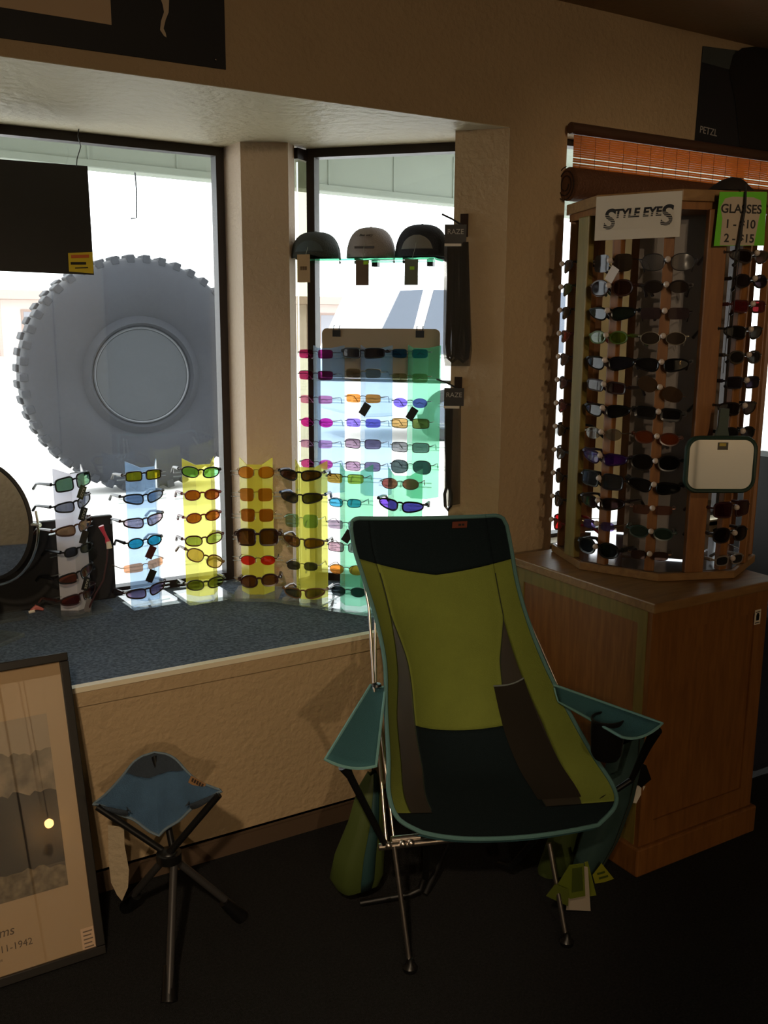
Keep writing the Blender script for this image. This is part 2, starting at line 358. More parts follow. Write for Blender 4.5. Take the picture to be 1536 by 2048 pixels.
# ------------------------------------------------------------------ sunglasses
FM = {}
def fmat(col, metal=False):
    k = ('f', col, metal)
    if k not in FM: FM[k] = mat('frame_%d_%d_%d%s' % (col+(('_metal') if metal else '',)), col, .3, metal=.8 if metal else 0)
    return FM[k]
def lmat(col, dark=0, mirror=False):
    col = tuple(int(c*.86+.14*150) for c in col) if not dark else col
    k = ('l', col, dark, mirror)
    if k not in FM:
        sq = tuple(int(255*math.sqrt(max(.0005, c/255.))) for c in col)
        sq = tuple(int(255*((x/255.)**1.0)) for x in sq)
        FM[k] = clear('lens_%d_%d_%d_%d%s' % (col+(dark, '_mirror' if mirror else '')), sq, .03 if not dark else .06, 1.0, dark/100., col, dtrans=False)
    return FM[k]
STY = dict(rect=(.052, .030, 4.5, .0, .05, 1.4), rectbig=(.058, .042, 4.5, .0, .1, 2.2), sport=(.060, .034, 2.9, .10, .25, 3.2), wrap=(.062, .034, 2.6, .06, .30, 3.6),
           oval=(.050, .033, 2.1, .0, .0, 1.2), ovalbig=(.056, .042, 2.3, .0, .05, 1.8), cat=(.055, .034, 2.4, .10, .05, 1.6), square=(.058, .054, 4.0, .0, .02, 2.0),
           aviator=(.056, .042, 2.6, -.03, -.1, 1.6), small=(.044, .027, 3.0, .0, .05, 1.2), shield=(.062, .030, 5, .02, .1, 3.0))
def outline(st, n=26, g=0):
    wd, h, p, sl, tp, cv = STY[st]; a = wd/2+g; b = h/2+g; r = []
    for i in range(n):
        t = 2*PI*i/n; c, s = math.cos(t), math.sin(t)
        x = a*math.copysign(abs(c)**(2/p), c); z = b*math.copysign(abs(s)**(2/p), s)
        z *= 1-tp*(x/a)*(.5 if s > 0 else 1); z += sl*(x+a*.3)
        if st in ('sport', 'wrap') and s > 0: z *= .8
        r.append((x, z))
    return r
def sunglasses(label, st, lens, frame, loc, rz, tilt=0, group=None, rim='full', metal=False, cat='sunglasses', tagc=None, tagtext=None, dark=0, scale=1, lens2=None, pitch=0, th=None, mirror=False, tmat=None, name=None, fold=0):
    g = thing(name or ('sunglasses' if cat == 'sunglasses' else 'eyeglasses'), label, cat, loc, group=group, rot=(math.radians(pitch), math.radians(-tilt), rz))
    TM[g.name] = Matrix.Translation(Vector(loc)) @ g.rotation_euler.to_matrix().to_4x4()
    wd, h, p, sl, tp, cv = STY[st]; wd *= scale; br = .016*scale; off = br/2+wd/2
    fm = fmat(frame, metal); thick = th or (.0012 if metal else .0026)
    Y = lambda x: cv*x*x
    q = MB(); full = outline(st)
    for sg in (-1, 1):
        pts = [Vector((sg*(off+x*scale), 0, z*scale)) for x, z in full]
        for v in pts: v.y = Y(v.x)
        if rim == 'full': q.tube(pts, thick*scale, 4 if not metal else 6, closed=True)
        elif rim == 'half': q.tube([v for v, (x, z) in zip(pts, full) if z > -.001*0 or 0][:len(pts)//2+1], thick*scale, 5)
    zt = (h*.18+sl*wd*.1)*scale
    b0 = off-wd/2+.002
    q.tube([(-b0, Y(b0), zt), (-b0*.4, 0, zt+.003), (b0*.4, 0, zt+.003), (b0, Y(b0), zt)], thick*1.1*scale, 6)
    xe = off+wd/2; ze = zt+sl*wd*.6
    if rim == 'none': q.build('bridge', fm, g, smooth=True)
    for sg in (-1, 1):
        if rim == 'none': q = MB()
        q.tube([(sg*(xe-.002), Y(xe), ze), (sg*(xe+.005), Y(xe)+.002, ze), (sg*(xe+.007), Y(xe)+.010, ze)], thick*1.25*scale, 5)
        if rim == 'none': q.build('endpiece', fm, g, smooth=True)
    if rim != 'none': q.build('frame_front', fm, g, smooth=True)
    for sg, lc in ((-1, lens), (1, lens2 or lens)):
        o_ = [(x*.97*scale, z*.97*scale) for x, z in full]
        q = MB(); n = len(o_); F = []; B = []
        cxs = [(0, 0)]+o_
        for x, z in cxs:
            X_ = sg*(off+x); F.append(Vector((X_, Y(X_)-.0007, z))); B.append(Vector((X_, Y(X_)+.0007, z)))
        mid = [(x*.5, z*.5) for x, z in o_]
        vs = F[:1]+[Vector((sg*(off+x), Y(off+x)-.0007, z)) for x, z in mid]+F[1:]
        vb_ = [Vector((v.x, v.y+.0014, v.z)) for v in vs]
        fs = []
        for i in range(n):
            j = (i+1) % n
            fs += [(0, 1+i, 1+j), (1+i, 1+n+i, 1+n+j, 1+j)]
        N_ = len(vs); fs2 = [tuple(k+N_ for k in f[::-1]) for f in fs]; ed_ = [(1+n+i, N_+1+n+i, N_+1+n+(i+1) % n, 1+n+(i+1) % n) for i in range(n)]
        q.add(vs+vb_, fs+fs2+ed_); q.build('lens', lmat(lc, dark, mirror), g, smooth=True)
        ln = .105*scale
        y0 = Y(xe)+.010
        if fold and sg == fold:
            pts = [(sg*(xe+.007), y0, ze), (sg*(xe-.03), y0+.012, ze-.004), (sg*(xe-.09), y0+.016, ze-.012)]
        else:
            pts = [(sg*(xe+.007), y0, ze), (sg*(xe+.006), y0+ln*.5, ze-.002), (sg*(xe+.001), y0+ln*.75, ze-.006), (sg*(xe-.004), y0+ln, ze-.026)]
        tw = thick*(1.0 if metal else 1.5)*scale
        MB().tube(pts, [tw*1.5, tw*1.1, tw, tw*1.3] if len(pts) == 4 else tw, 6).build('temple', tmat or fm, g, smooth=True)
    if tagc:
        Mt = Matrix.Translation((.010, -.012, -.034*scale))@Matrix.Rotation(math.radians(32), 4, 'Y')
        tg = MB().box(-.013, .013, -.0005, .0005, -.021, .021, Mt).build('price_tag', mat('tag_%d_%d_%d' % tagc, tagc, .5), g)
        MB().tube([(.004, -.003, -.002), (.004, -.008, -.018)], .0005, 5).build('tag_string', matte, tg)
        if tagtext:
            A = TM[g.name]@Mt@Matrix.Rotation(PI/2, 4, 'X')@Matrix.Rotation(math.radians(-90), 4, 'Z'); A = A@Matrix.Translation((0, .002, .0006))
            lettering('lettering', tagtext, .013, A, mat('tag_print', (190, 190, 180), .5), tg, .0001)
    return g

# ------------------------------------------------------------------ display stands
def colmat(name, tint, dc, df): return clear(name, tint, .12, .6, df, dc)
YEL = colmat('yellow_acrylic', (253, 252, 196), (250, 244, 120), .34)
GRN = colmat('green_acrylic', (212, 250, 234), (165, 244, 210), .32)
BLU = colmat('blue_acrylic', (226, 240, 254), (195, 222, 252), .28)
WHT = colmat('white_acrylic', (240, 242, 250), (245, 245, 252), .8)
def stand(name, label, colm, loc, rz, h, col_rz=0, base=.160, rows=6, z_first=None, dz=.07, w0=.05, w1=.056, base_on=True, group=None, cyoff=0):
    """local -y faces the viewer"""
    s = thing(name, label, 'display stand', loc, rz, group)
    if base_on: MB().box(-base/2, base/2, -base/2, base/2, .002, .013).build('base', acry, s, bevel=.001)
    z0 = .013 if base_on else 0
    R_ = Matrix.Rotation(col_rz, 4, 'Z'); al = math.radians(58)
    xs = [-w0/2-w1*math.cos(al), -w0/2, w0/2, w0/2+w1*math.cos(al)]; ys = [w1*math.sin(al)-.03, -.03, -.03, w1*math.sin(al)-.03]
    bz = [z0, z0, z0, z0]; tz = [h+.013, h-.004, h-.004, h+.013]
    q = MB(); vs = []
    for x, y, b0, t0 in zip(xs, ys, bz, tz): vs += [R_@Vector((x, y+cyoff, b0)), R_@Vector((x, y+cyoff, t0))]
    q.add(vs, [(0, 2, 3, 1), (2, 4, 5, 3), (4, 6, 7, 5)])
    c = q.build('column', colm, s, solid=.0025)
    zf = z_first if z_first else h-.02
    for i in range(rows):
        z = zf-i*dz
        q = MB()
        for sy in (-.004, .004):
            q.box(-.085, .085, .012+sy*0, .017, z-.012+sy*1.6, z-.009+sy*1.6, R_)
        q.build('support_bar', acry, s)
        MB().tube([R_@Vector((0, -.03, z+.006)), R_@Vector((0, -.046, z+.002)), R_@Vector((0, -.05, z-.01))], .003, 6).build('nose_peg', acry, s, smooth=True)
    return s
ORD = ['top', 'second', 'third', 'fourth', 'fifth', 'sixth', 'seventh', 'eighth', 'ninth', 'tenth', 'eleventh', 'twelfth', 'bottom']
# name, column material, base centre, rz (facing), column rz, top pixel, stand words, rows of (nose pixel, style, lens, frame, rim, words, kwargs)
bk = (18, 18, 20); gold = (150, 115, 60); mar = (80, 30, 35); brn = (70, 42, 26)
RZ = dict(tag=(30, 30, 30))
ST = [
 ('white', WHT, (.682, 3.03), .16, .30, 'white stand before the black box', [
  ((150, 964), 'rectbig', (95, 135, 100), bk, 'full', 'green-lensed black square', dict(tagc=(54, 62, 36), tagtext='RAZE', tilt=6)),
  ((152, 1008), 'sport', (130, 132, 140), bk, 'full', 'grey-lensed black sport', dict(tagc=(24, 26, 22), tagtext='RAZE', tilt=8)),
  ((154, 1055), 'sport', (160, 120, 80), brn, 'full', 'tan-lensed brown sport', dict(tagc=(34, 30, 22), tilt=8)),
  ((158, 1100), 'small', (90, 90, 98), bk, 'full', 'small grey-lensed black', dict(tilt=3)),
  ((158, 1149), 'sport', (160, 90, 60), bk, 'full', 'amber-lensed black sport', dict(tagc=(22, 20, 20), tagtext='RAZE', tilt=9)),
  ((163, 1192), 'sport', (130, 50, 32), (50, 30, 28), 'full', 'red-lensed dark brown sport', dict(tagc=(120, 115, 118), tilt=9))]),
 ('blue', BLU, (.91, 3.02), .06, .10, 'pale blue sill stand', [
  ((288, 951), 'rect', (225, 190, 20), (40, 30, 20), 'full', 'yellow-lensed black rectangular', dict(tilt=0)),
  ((291, 995), 'sport', (120, 135, 160), bk, 'full', 'blue-grey-lensed black sport', dict(tilt=2)),
  ((291, 1042), 'sport', (165, 145, 160), (45, 28, 28), 'full', 'mauve-lensed dark sport', dict(tilt=4)),
  ((291, 1084), 'oval', (30, 135, 160), bk, 'full', 'teal-lensed black', dict(tilt=2, tagc=(80, 34, 34))),
  ((291, 1132), 'shield', (205, 145, 110), (160, 120, 90), 'none', 'rimless orange', dict(tilt=4, tagc=(26, 24, 24), metal=True)),
  ((296, 1182), 'sport', (150, 120, 145), (42, 26, 26), 'full', 'lilac-lensed dark sport', dict(tilt=6))]),
 ('yellow', YEL, (1.088, 2.98), .02, -.05, 'yellow stand right of the pale blue one', [
  ((402, 945), 'cat', (130, 205, 150), bk, 'full', 'green-lensed black oval', dict(tilt=-5)),
  ((405, 990), 'oval', (155, 75, 30), (120, 35, 35), 'full', 'brown-lensed red-framed oval', dict(tilt=-2)),
  ((407, 1034), 'oval', (155, 80, 30), (120, 35, 35), 'full', 'brown-lensed red-framed narrow', dict(tilt=3, scale=.97)),
  ((409, 1080), 'cat', (150, 165, 90), mar, 'full', 'olive-lensed maroon', dict(tilt=2)),
  ((411, 1117), 'ovalbig', (200, 170, 110), (130, 100, 70), 'full', 'tilted tan-lensed', dict(tilt=-24)),
  ((412, 1168), 'cat', (140, 150, 70), (60, 62, 40), 'full', 'olive-green-lensed', dict(tilt=2))]),
 ('yellow', YEL, (1.253, 2.903), -.557, .03, 'yellow stand before the pillar', [
  ((512, 945), 'ovalbig', (225, 140, 70), gold, 'full', 'orange-lensed gold-rimmed oval', dict(metal=True, scale=.92)),
  ((512, 990), 'square', (200, 125, 70), gold, 'half', 'peach half-rim', dict(metal=True, scale=.82)),
  ((514, 1031), 'square', (180, 100, 50), gold, 'half', 'amber half-rim', dict(metal=True, scale=.82)),
  ((515, 1075), 'square', (95, 55, 28), (45, 20, 14), 'full', 'oversized square brown', dict(scale=1.0, th=.004)),
  ((516, 1121), 'oval', (235, 40, 30), bk, 'half', 'bright red-lensed', dict(metal=True)),
  ((519, 1162), 'ovalbig', (120, 70, 60), (50, 22, 18), 'full', 'brown gradient oval', dict(th=.0036, tilt=4, scale=.96))]),
 ('yellow', YEL, (1.384, 2.762), -.977, .2, 'yellow stand left of the green ones', [
  ((598, 950), 'wrap', (95, 60, 32), bk, 'full', 'brown-lensed black half-rim', dict(rimx=1)),
  ((600, 995), 'wrap', (85, 78, 45), (35, 30, 30), 'full', 'olive-lensed blue-templed', dict(tmat=(40, 80, 150))),
  ((602, 1042), 'square', (165, 205, 170), (120, 140, 130), 'none', 'rimless pale green', dict(metal=True, scale=.86)),
  ((604, 1084), 'wrap', (140, 95, 45), (90, 72, 56), 'full', 'brown-lensed taupe wrap', dict(tilt=-4)),
  ((604, 1132), 'small', (75, 75, 55), (60, 60, 50), 'full', 'small dark grey wire', dict(metal=True)),
  ((606, 1186), 'wrap', (135, 115, 70), (110, 80, 50), 'full', 'tan wrap', dict(tilt=3))]),
 ('green', GRN, (1.476, 2.622), -.977, .2, 'green stand left of the chair', [
  ((690, 958), 'rect', (215, 150, 50), (50, 45, 40), 'half', 'amber-lensed wire', dict(metal=True, lens2=(195, 175, 70))),
  ((690, 1006), 'small', (60, 150, 190), (40, 60, 80), 'full', 'small blue-lensed wire', dict(metal=True)),
  ((691, 1050), 'rect', (150, 130, 150), (90, 90, 90), 'none', 'rimless mauve', dict(metal=True, tagc=(30, 30, 30))),
  ((692, 1095), 'rect', (175, 135, 150), (80, 60, 60), 'full', 'pink-grey wire', dict(metal=True)),
  ((693, 1140), 'oval', (220, 130, 40), (90, 60, 40), 'half', 'orange half-rim', dict(metal=True)),
  ((696, 1184), 'oval', (60, 70, 72), bk, 'half', 'smoke-grey black', dict(metal=True))]),
 ('green', GRN, (1.573, 2.482), -.977, .2, 'green stand behind the chair', [
  ((800, 968), 'oval', (190, 85, 70), (90, 90, 90), 'full', 'red-lensed wire', dict(metal=True)),
  ((800, 1011), 'wrap', (100, 60, 190), bk, 'full', 'purple-lensed black wrap', dict(tilt=-5))]),
]
def put_glasses(px, loc_n, p0, row, where, group, rzbase):
    (nx, ny), st, lc, fc, rim, words, kw = row; kw = dict(kw); kw.pop('rimx', None)
    if 'tmat' in kw: kw['tmat'] = fmat(kw['tmat'])
    pos = on_plane(nx, ny, p0, loc_n)
    return pos, st, lc, fc, rim, words, kw
for cname, cm, (bx, by), rz, crz, words, rows in ST:
    cam_n = Vector((math.sin(rz+crz), -math.cos(rz+crz), 0))   # facing of the column
    p0 = Vector((bx, by, SZ))+cam_n*.048
    top = rows[0][0]
    zt = on_plane(top[0], top[1], tuple(p0), tuple(cam_n)).z
    zb = on_plane(rows[-1][0][0], rows[-1][0][1], tuple(p0), tuple(cam_n)).z
    dz = (zt-zb)/(len(rows)-1) if len(rows) > 2 else .074
    loc = Vector((bx, by, SZ-.0005))
    stand('display_stand', words[0].upper().lower()+words[1:]+' with a clear acrylic base on the window sill' if len(words.split()) < 8 else words+' with clear base on the sill', cm, tuple(loc), rz, zt-SZ+.028, crz, rows=6, z_first=zt-SZ, dz=dz)
    for i, r in enumerate(rows):
        pos, st_, lc, fc, rim, wd_, kw = put_glasses(None, tuple(cam_n), tuple(p0), r, words, None, rz)
        kind = 'sunglasses'
        sunglasses('%s sunglasses, %s row of the %s' % (wd_, ORD[i] if i < 5 or len(rows) < 6 else 'lowest', words), st_, lc, fc, tuple(pos), rz+crz, group='sunglasses on the sill stands', rim=rim, **kw)

# window rack: board, chrome bar, three columns
off = .10; rp = M0+nn*off; rzw = math.atan2(nn.x, -nn.y)
RK = thing('hanging_rack', 'rack hung in the angled window: tan board over a chrome bar with two grey hooks', 'rack', tuple(rp+ee*.25+Vector((0, 0, 1.3))), rzw)
pw = lambda x, y, o=off: on_plane(x, y, tuple(M0+nn*o), tuple(nn))
tl = pw(638, 655); tr_ = pw(876, 660); blp = pw(640, 762); q = MB()
s0 = (tl-M0).dot(ee); s1 = (tr_-M0).dot(ee); zt = 1.484; zb = 1.318; rr = .018
outl = [(s0, zb), (s1, zb)]+[(s1-rr+rr*math.cos(a*PI/12), zt-rr+rr*math.sin(a*PI/12)) for a in range(7)]+[(s0+rr-rr*math.sin(a*PI/12), zt-rr+rr*math.cos(a*PI/12)) for a in range(7)]
pl = lambda s, z, o=off: M0+ee*s+nn*o+Vector((0, 0, z))
q.slab([pl(s, z, off-.035) for s, z in outl], nn, .006); q.build('board', mat('tan_board', (168, 150, 126), .6), RK, world=True)
q = MB(); q.tube([pl(s0-.02, 1.312, off-.02), pl(s1+.05, 1.312, off-.02)], .006, 10); q.build('bar', chrome, RK, world=True, smooth=True)
for hx in (668, 836):
    p = pw(hx, 664); s = (p-M0).dot(ee)
    q = MB(); q.slab([pl(s-.014, 1.456, off-.028), pl(s+.014, 1.456, off-.028), pl(s+.014, 1.478, off-.028), pl(s-.014, 1.478, off-.028)], nn, .003)
    q.tube([pl(s-.01, 1.476, off-.024), pl(s-.01, 1.492, off-.024), pl(s-.01, 1.492, off-.04)], .0015, 5); q.tube([pl(s+.01, 1.476, off-.024), pl(s+.01, 1.492, off-.024), pl(s+.01, 1.492, off-.04)], .0015, 5)
    q.build('hook', dgrey, RK, world=True)
dpk = (160, 30, 90)
WRK = [
 ('left blue column', BLU, 655, [
  ((631, 708), 'rect', (190, 40, 110), (90, 90, 95), 'none', 'rimless magenta', dict(metal=True)),
  ((631, 751), 'rect', (175, 40, 100), (60, 50, 55), 'half', 'magenta half-rim', dict(metal=True)),
  ((632, 799), 'rect', (225, 130, 175), (90, 90, 95), 'none', 'rimless pale pink', dict(metal=True, scale=.95)),
  ((633, 845), 'oval', (225, 40, 160), (90, 90, 95), 'none', 'rimless hot-pink oval', dict(metal=True)),
  ((632, 888), 'rect', (215, 150, 200), (90, 90, 95), 'none', 'rimless lilac-pink', dict(metal=True, scale=.95)),
  ((633, 928), 'oval', (225, 70, 160), (90, 90, 95), 'none', 'rimless bright pink', dict(metal=True))]),
 ('right blue column', BLU, 750, [
  ((725, 706), 'shield', (50, 50, 58), (40, 40, 45), 'full', 'black wrap shield', dict(dark=40)),
  ((726, 747), 'rect', (170, 165, 150), (150, 140, 110), 'half', 'silver half-rim', dict(metal=True)),
  ((726, 797), 'rect', (205, 125, 50), (60, 50, 40), 'none', 'rimless amber', dict(metal=True, tagc=(36, 38, 36))),
  ((726, 846), 'rect', (110, 90, 190), (90, 90, 95), 'none', 'rimless violet', dict(metal=True, lens2=(100, 90, 185))),
  ((725, 888), 'rect', (135, 110, 135), (80, 76, 84), 'full', 'plum-grey wire', dict(metal=True, scale=1.02)),
  ((725, 933), 'rect', (145, 115, 145), (80, 76, 84), 'full', 'plum-lensed wire', dict(metal=True))]),
 ('green column', GRN, 845, [
  ((819, 707), 'rect', (30, 110, 190), (70, 90, 110), 'none', 'rimless blue', dict(metal=True, lens2=(25, 150, 200))),
  ((819, 756), 'rect', (190, 200, 150), (120, 120, 90), 'none', 'rimless pale olive', dict(metal=True)),
  ((820, 806), 'oval', (110, 90, 200), (80, 80, 110), 'none', 'rimless blue-violet', dict(metal=True, tagc=(28, 36, 32))),
  ((820, 847), 'rect', (165, 130, 75), (80, 86, 70), 'full', 'olive-lensed wire', dict(metal=True, scale=1.05)),
  ((820, 895), 'rect', (125, 125, 130), (80, 86, 84), 'full', 'grey-lensed wire', dict(metal=True, scale=1.05)),
  ((821, 934), 'aviator', (50, 62, 64), bk, 'full', 'dark grey aviator', dict(metal=True, scale=1.05))]),
]
for words, cm, cx_, rows in WRK:
    c0 = pw(cx_, 800, off+.03); zt = pw(cx_, 695).z; zb = .93
    st_o = thing('display_column', words.capitalize()+' of tinted acrylic hanging on the window rack bar', 'display column', (c0.x, c0.y, zb), rzw)
    stand_h = zt-zb
    al = math.radians(58); w0 = .05; w1 = .056
    xs = [-w0/2-w1*math.cos(al), -w0/2, w0/2, w0/2+w1*math.cos(al)]; ys = [w1*math.sin(al)-.03, -.03, -.03, w1*math.sin(al)-.03]
    q = MB(); vs = []
    for x, y, e_ in zip(xs, ys, (.008, 0, 0, .008)): vs += [(x, y, 0), (x, y, stand_h+e_)]
    q.add(vs, [(0, 2, 3, 1), (2, 4, 5, 3), (4, 6, 7, 5)]); q.build('column_sheet', cm, st_o, solid=.0025)
    p0 = c0+nn*.048
    for i, r in enumerate(rows):
        pos, st_, lc, fc, rim, wd_, kw = put_glasses(None, tuple(nn), tuple(p0), r, words, None, 0)
        kz = pos.z-zb
        MB().box(-.08, .08, .010, .014, kz-.016, kz-.012).box(-.08, .08, .010, .014, kz-.006, kz-.002).build('support_bar', acry, st_o)
        MB().tube([(-.012, -.032, kz-.004), (0, -.044, kz+.002), (.012, -.032, kz-.004)], .002, 5).build('nose_peg', acry, st_o)
        sunglasses('%s sunglasses, %s row of the %s in the window rack' % (wd_, ORD[i] if i < 5 else 'lowest', words), st_, lc, fc, tuple(pos), rzw, group='sunglasses on the window rack', rim=rim, **kw)

# glass shelf and three caps
so = .085
shm = clear('green_edge_glass', (170, 235, 205), .03, 1, .15, (120, 220, 180))
zsh = pw(740, 519, so).z
sh = thing('glass_shelf', 'narrow green-edged glass shelf across the angled window under three caps', 'shelf', tuple(M0+ee*.25+nn*so+Vector((0, 0, zsh))), rzw)
MB().box(-.25, .21, -.06, .075, -.006, 0).build('shelf_glass', shm, sh)
for bx_ in (-.03, .16): MB().box(bx_, bx_+.02, .05, .08, -.02, -.006).build('bracket', dgrey, sh)
def cap(label, pxc, pyb, crown, patch, wpx, hpx, tagcol, tx, band=None, mouth=False, text=None, seed=0, yaw=0):
    b = pw(pxc, pyb, so); b.z = zsh+.001
    R0 = .083*wpx/112
    o = thing('baseball_cap', label, 'cap', tuple(b), rzw+yaw, 'caps on the glass shelf')
    hh = .093*hpx/68
    P_ = []; n = 32; rows = 9
    for i in range(rows+1):
        f = i/rows; ang = f*PI/2; r = R0*math.cos(ang)**.62 if f < 1 else 0; z = hh*math.sin(ang)
        row = []
        for j in range(n+1):
            w_ = 2*PI*j/n; lift = 0
            x = r*math.cos(w_); y = r*.95*math.sin(w_)
            front = max(0, -math.sin(w_))
            if mouth and f < .01: lift = .012*max(0, 1-abs(math.cos(w_))/.5)*(1 if math.sin(w_) < 0 else 0)
            row.append(Vector((x, y, z+lift+.003)))
        P_.append(row)
    cm_ = mat('cap_'+label.split()[0]+str(seed), crown, .85, bump=.3, bscale=200)
    MB().grid(P_).build('crown', cm_, o, smooth=True, solid=.003)
    MB().ball((0, 0, hh+.003), .007, 8, .6).build('button', cm_, o, smooth=True)
    br_ = []
    for i in range(9):
        t = -1+2*i/8; a_ = PI/2+t*1.05
        row = []
        for k in range(5):
            f = k/4; L_ = .062*(1-t*t)**.5*f
            row.append(Vector((R0*math.cos(a_)*.98, R0*.95*math.sin(a_)+L_*1.0, .006-.018*t*t*f)))
        br_.append(row)
    MB().grid(br_).build('brim', cm_, o, smooth=True, solid=.004)
    # closure arch / mesh patch facing the shop
    q = MB(); g = []
    for i in range(9):
        z = hh*(.22+.42*i/8); row = []
        for j in range(9):
            t = (-1+2*j/8)*(.62-.02*i)*math.sqrt(max(0, 1-(max(0, i-3)/5.2)**2)); 
            fz = math.asin(min(.999, z/hh)); r = R0*math.cos(fz)**.62+.0022
            row.append(Vector((r*math.sin(t), -r*.95*math.cos(t), z+.003)))
        g.append(row)
    if patch: MB().grid(g).build('closure_patch', mat('patch_%d_%d_%d' % patch, patch, .8), o, smooth=True, solid=.0015)
    if text:
        RM = TM[o.name]; A = RM@frame_matrix((0, -R0*.80-.003, hh*.74), (1, 0, 0), (0, .55, .83))
        lettering('embroidery', text, .012, A, mat('embroidery_dark', (60, 56, 54), .8), o, .0004, shear=.3)
        q = MB(); q.box(-.032, .034, -R0*.965-.002, -R0*.965+.0005, hh*.30, hh*.37); q.build('strap', mat('strap_dark', (70, 66, 66), .7), o)
    MB().tube([(-.0, -R0*.72, hh*.72), (0, -R0*1.02, hh*.3), (tx, -R0*1.02, -.012)], .0007, 5).build('tag_string', mat('string_pale', (170, 180, 170), .8), o)
    hh2 = .075 if not mouth else .065
    tg = MB().box(tx-.022, tx+.022, -R0*1.03-.001, -R0*1.03, -.012-hh2, -.008 if not mouth else .012).build('hang_tag', mat('cap_tag_%d_%d_%d' % tagcol, tagcol, .7), o)
    if not mouth: MB().box(tx-.005 if not text else tx+.004, tx+.01 if not text else tx+.02, -R0*1.03-.0018, -R0*1.03-.001, -.04 if not text else -.022, -.03 if not text else -.012).build('price_sticker', mat('lime_sticker', (150, 200, 30), .6), tg)
    else:
        q = MB()
        for k in range(7): q.box(tx-.012+k*.0035, tx-.012+k*.0035+.0018, -R0*1.03-.0014, -R0*1.03-.001, -.038, -.026)
        q.build('barcode', black, tg)
    return o
cap('dark grey-green cap with an open arch, leftmost on the glass shelf', 632, 515, (62, 68, 66), (70, 82, 86), 112, 62, (170, 140, 100), -.012, mouth=True, seed=1)
cap('pale grey cap with dark script lettering, middle of the glass shelf', 742, 515, (150, 142, 140), None, 108, 70, (96, 74, 54), -.004, text='. Bee wary', seed=2)
cap('near-black cap with a pale mesh patch, rightmost on the glass shelf', 844, 515, (38, 40, 48), (120, 120, 116), 118, 74, (96, 98, 80), -.012, seed=3)

# ------------------------------------------------------------------ things on the bay sill, left
bx = thing('display_box', 'plain black display box standing behind the white stand on the sill', 'box', (.35, 3.13, SZ))
MB().box(-.75, .478, -.015, .012, 0, .285).build('front_panel', matte, bx, bevel=.004)
mc = on_y(-36, 1040, 2.86)
mi = thing('round_mirror', 'round tabletop mirror in a curved chrome yoke at the left end of the sill', 'mirror', (mc.x, mc.y, SZ), math.radians(-50))
hz = mc.z-SZ; MM = Matrix.Translation((0, 0, hz))@Matrix.Rotation(PI/2, 4, 'X')
MB().lathe([(.001, .006), (.170, .006), (.176, 0), (.170, -.008), (.001, -.008)], 48, MM, caps=False).build('rim', matte, mi, smooth=True)
MB().lathe([(.001, .0075), (.167, .0075), (.167, .0062), (.001, .0062)], 48, MM, caps=False).build('mirror_glass', mat('mirror_silver', (200, 195, 190), .03, metal=1), mi)
MB().tube([(.192*math.cos(a), 0, hz+.192*math.sin(a)) for a in [math.radians(12-i*204/24) for i in range(25)]], .004, 8).build('yoke', chrome, mi, smooth=True)
MB().tube([(.172, 0, hz), (.2, 0, hz)], .006, 8).build('pivot', chrome, mi, smooth=True)
MB().tube([(0, 0, hz-.192), (0, 0, .012)], .006, 8).build('stem', chrome, mi, smooth=True)
MB().box(-.07, .07, -.06, .06, .0005, .012).build('base', acry, mi, bevel=.001)
ap = on_z(18, 1240, SZ)
t = thing('acrylic_base', 'empty clear acrylic slab lying on the sill beneath the mirror', 'acrylic slab', (ap.x, ap.y, SZ), math.radians(4))
MB().box(-.10, .05, -.03, .06, .001, .012).build('slab', acry, t, bevel=.001)
# eyewear cord with red beads
cp = [on_y(202, 1052, 2.94), on_y(206, 1062, 2.94), on_y(213, 1075, 2.94), on_y(216, 1085, 2.94), on_y(214, 1120, 2.94), on_y(207, 1160, 2.94), on_y(190, 1190, 2.94), on_z(178, 1216, SZ+.02)]
t = thing('eyewear_cord', 'dark eyewear cord with a red bead and white tip beside the white stand', 'cord', tuple(cp[-1]))
MB().tube(cp[3:], .003, 8).build('cord', mat('maroon_cord', (64, 36, 40), .6), t, world=True, smooth=True)
MB().tube(cp[:4], [.009, .006, .005, .009], 8).build('bead', mat('pink_red_bead', (205, 70, 95), .4), t, world=True, smooth=True)
MB().tube([cp[3]+Vector((0, -.003, .004)), cp[3]+Vector((.002, -.006, -.018))], [.007, .009], 8).build('tip', paper, t, world=True)
kp = on_z(75, 1217, SZ+.012)
t = thing('retainer_clip', 'small pink and white cord end lying on the sill left of the white stand', 'clip', (kp.x, kp.y, SZ))
MB().tube([(-.02, 0, .006), (-.004, .004, .016), (.018, 0, .006)], [.006, .009, .004], 8).build('pink_bead', mat('dull_pink', (190, 110, 105), .5), t, smooth=True)
MB().tube([(-.028, -.004, .005), (-.01, -.008, .008)], .005, 6).build('white_tip', paper, t)

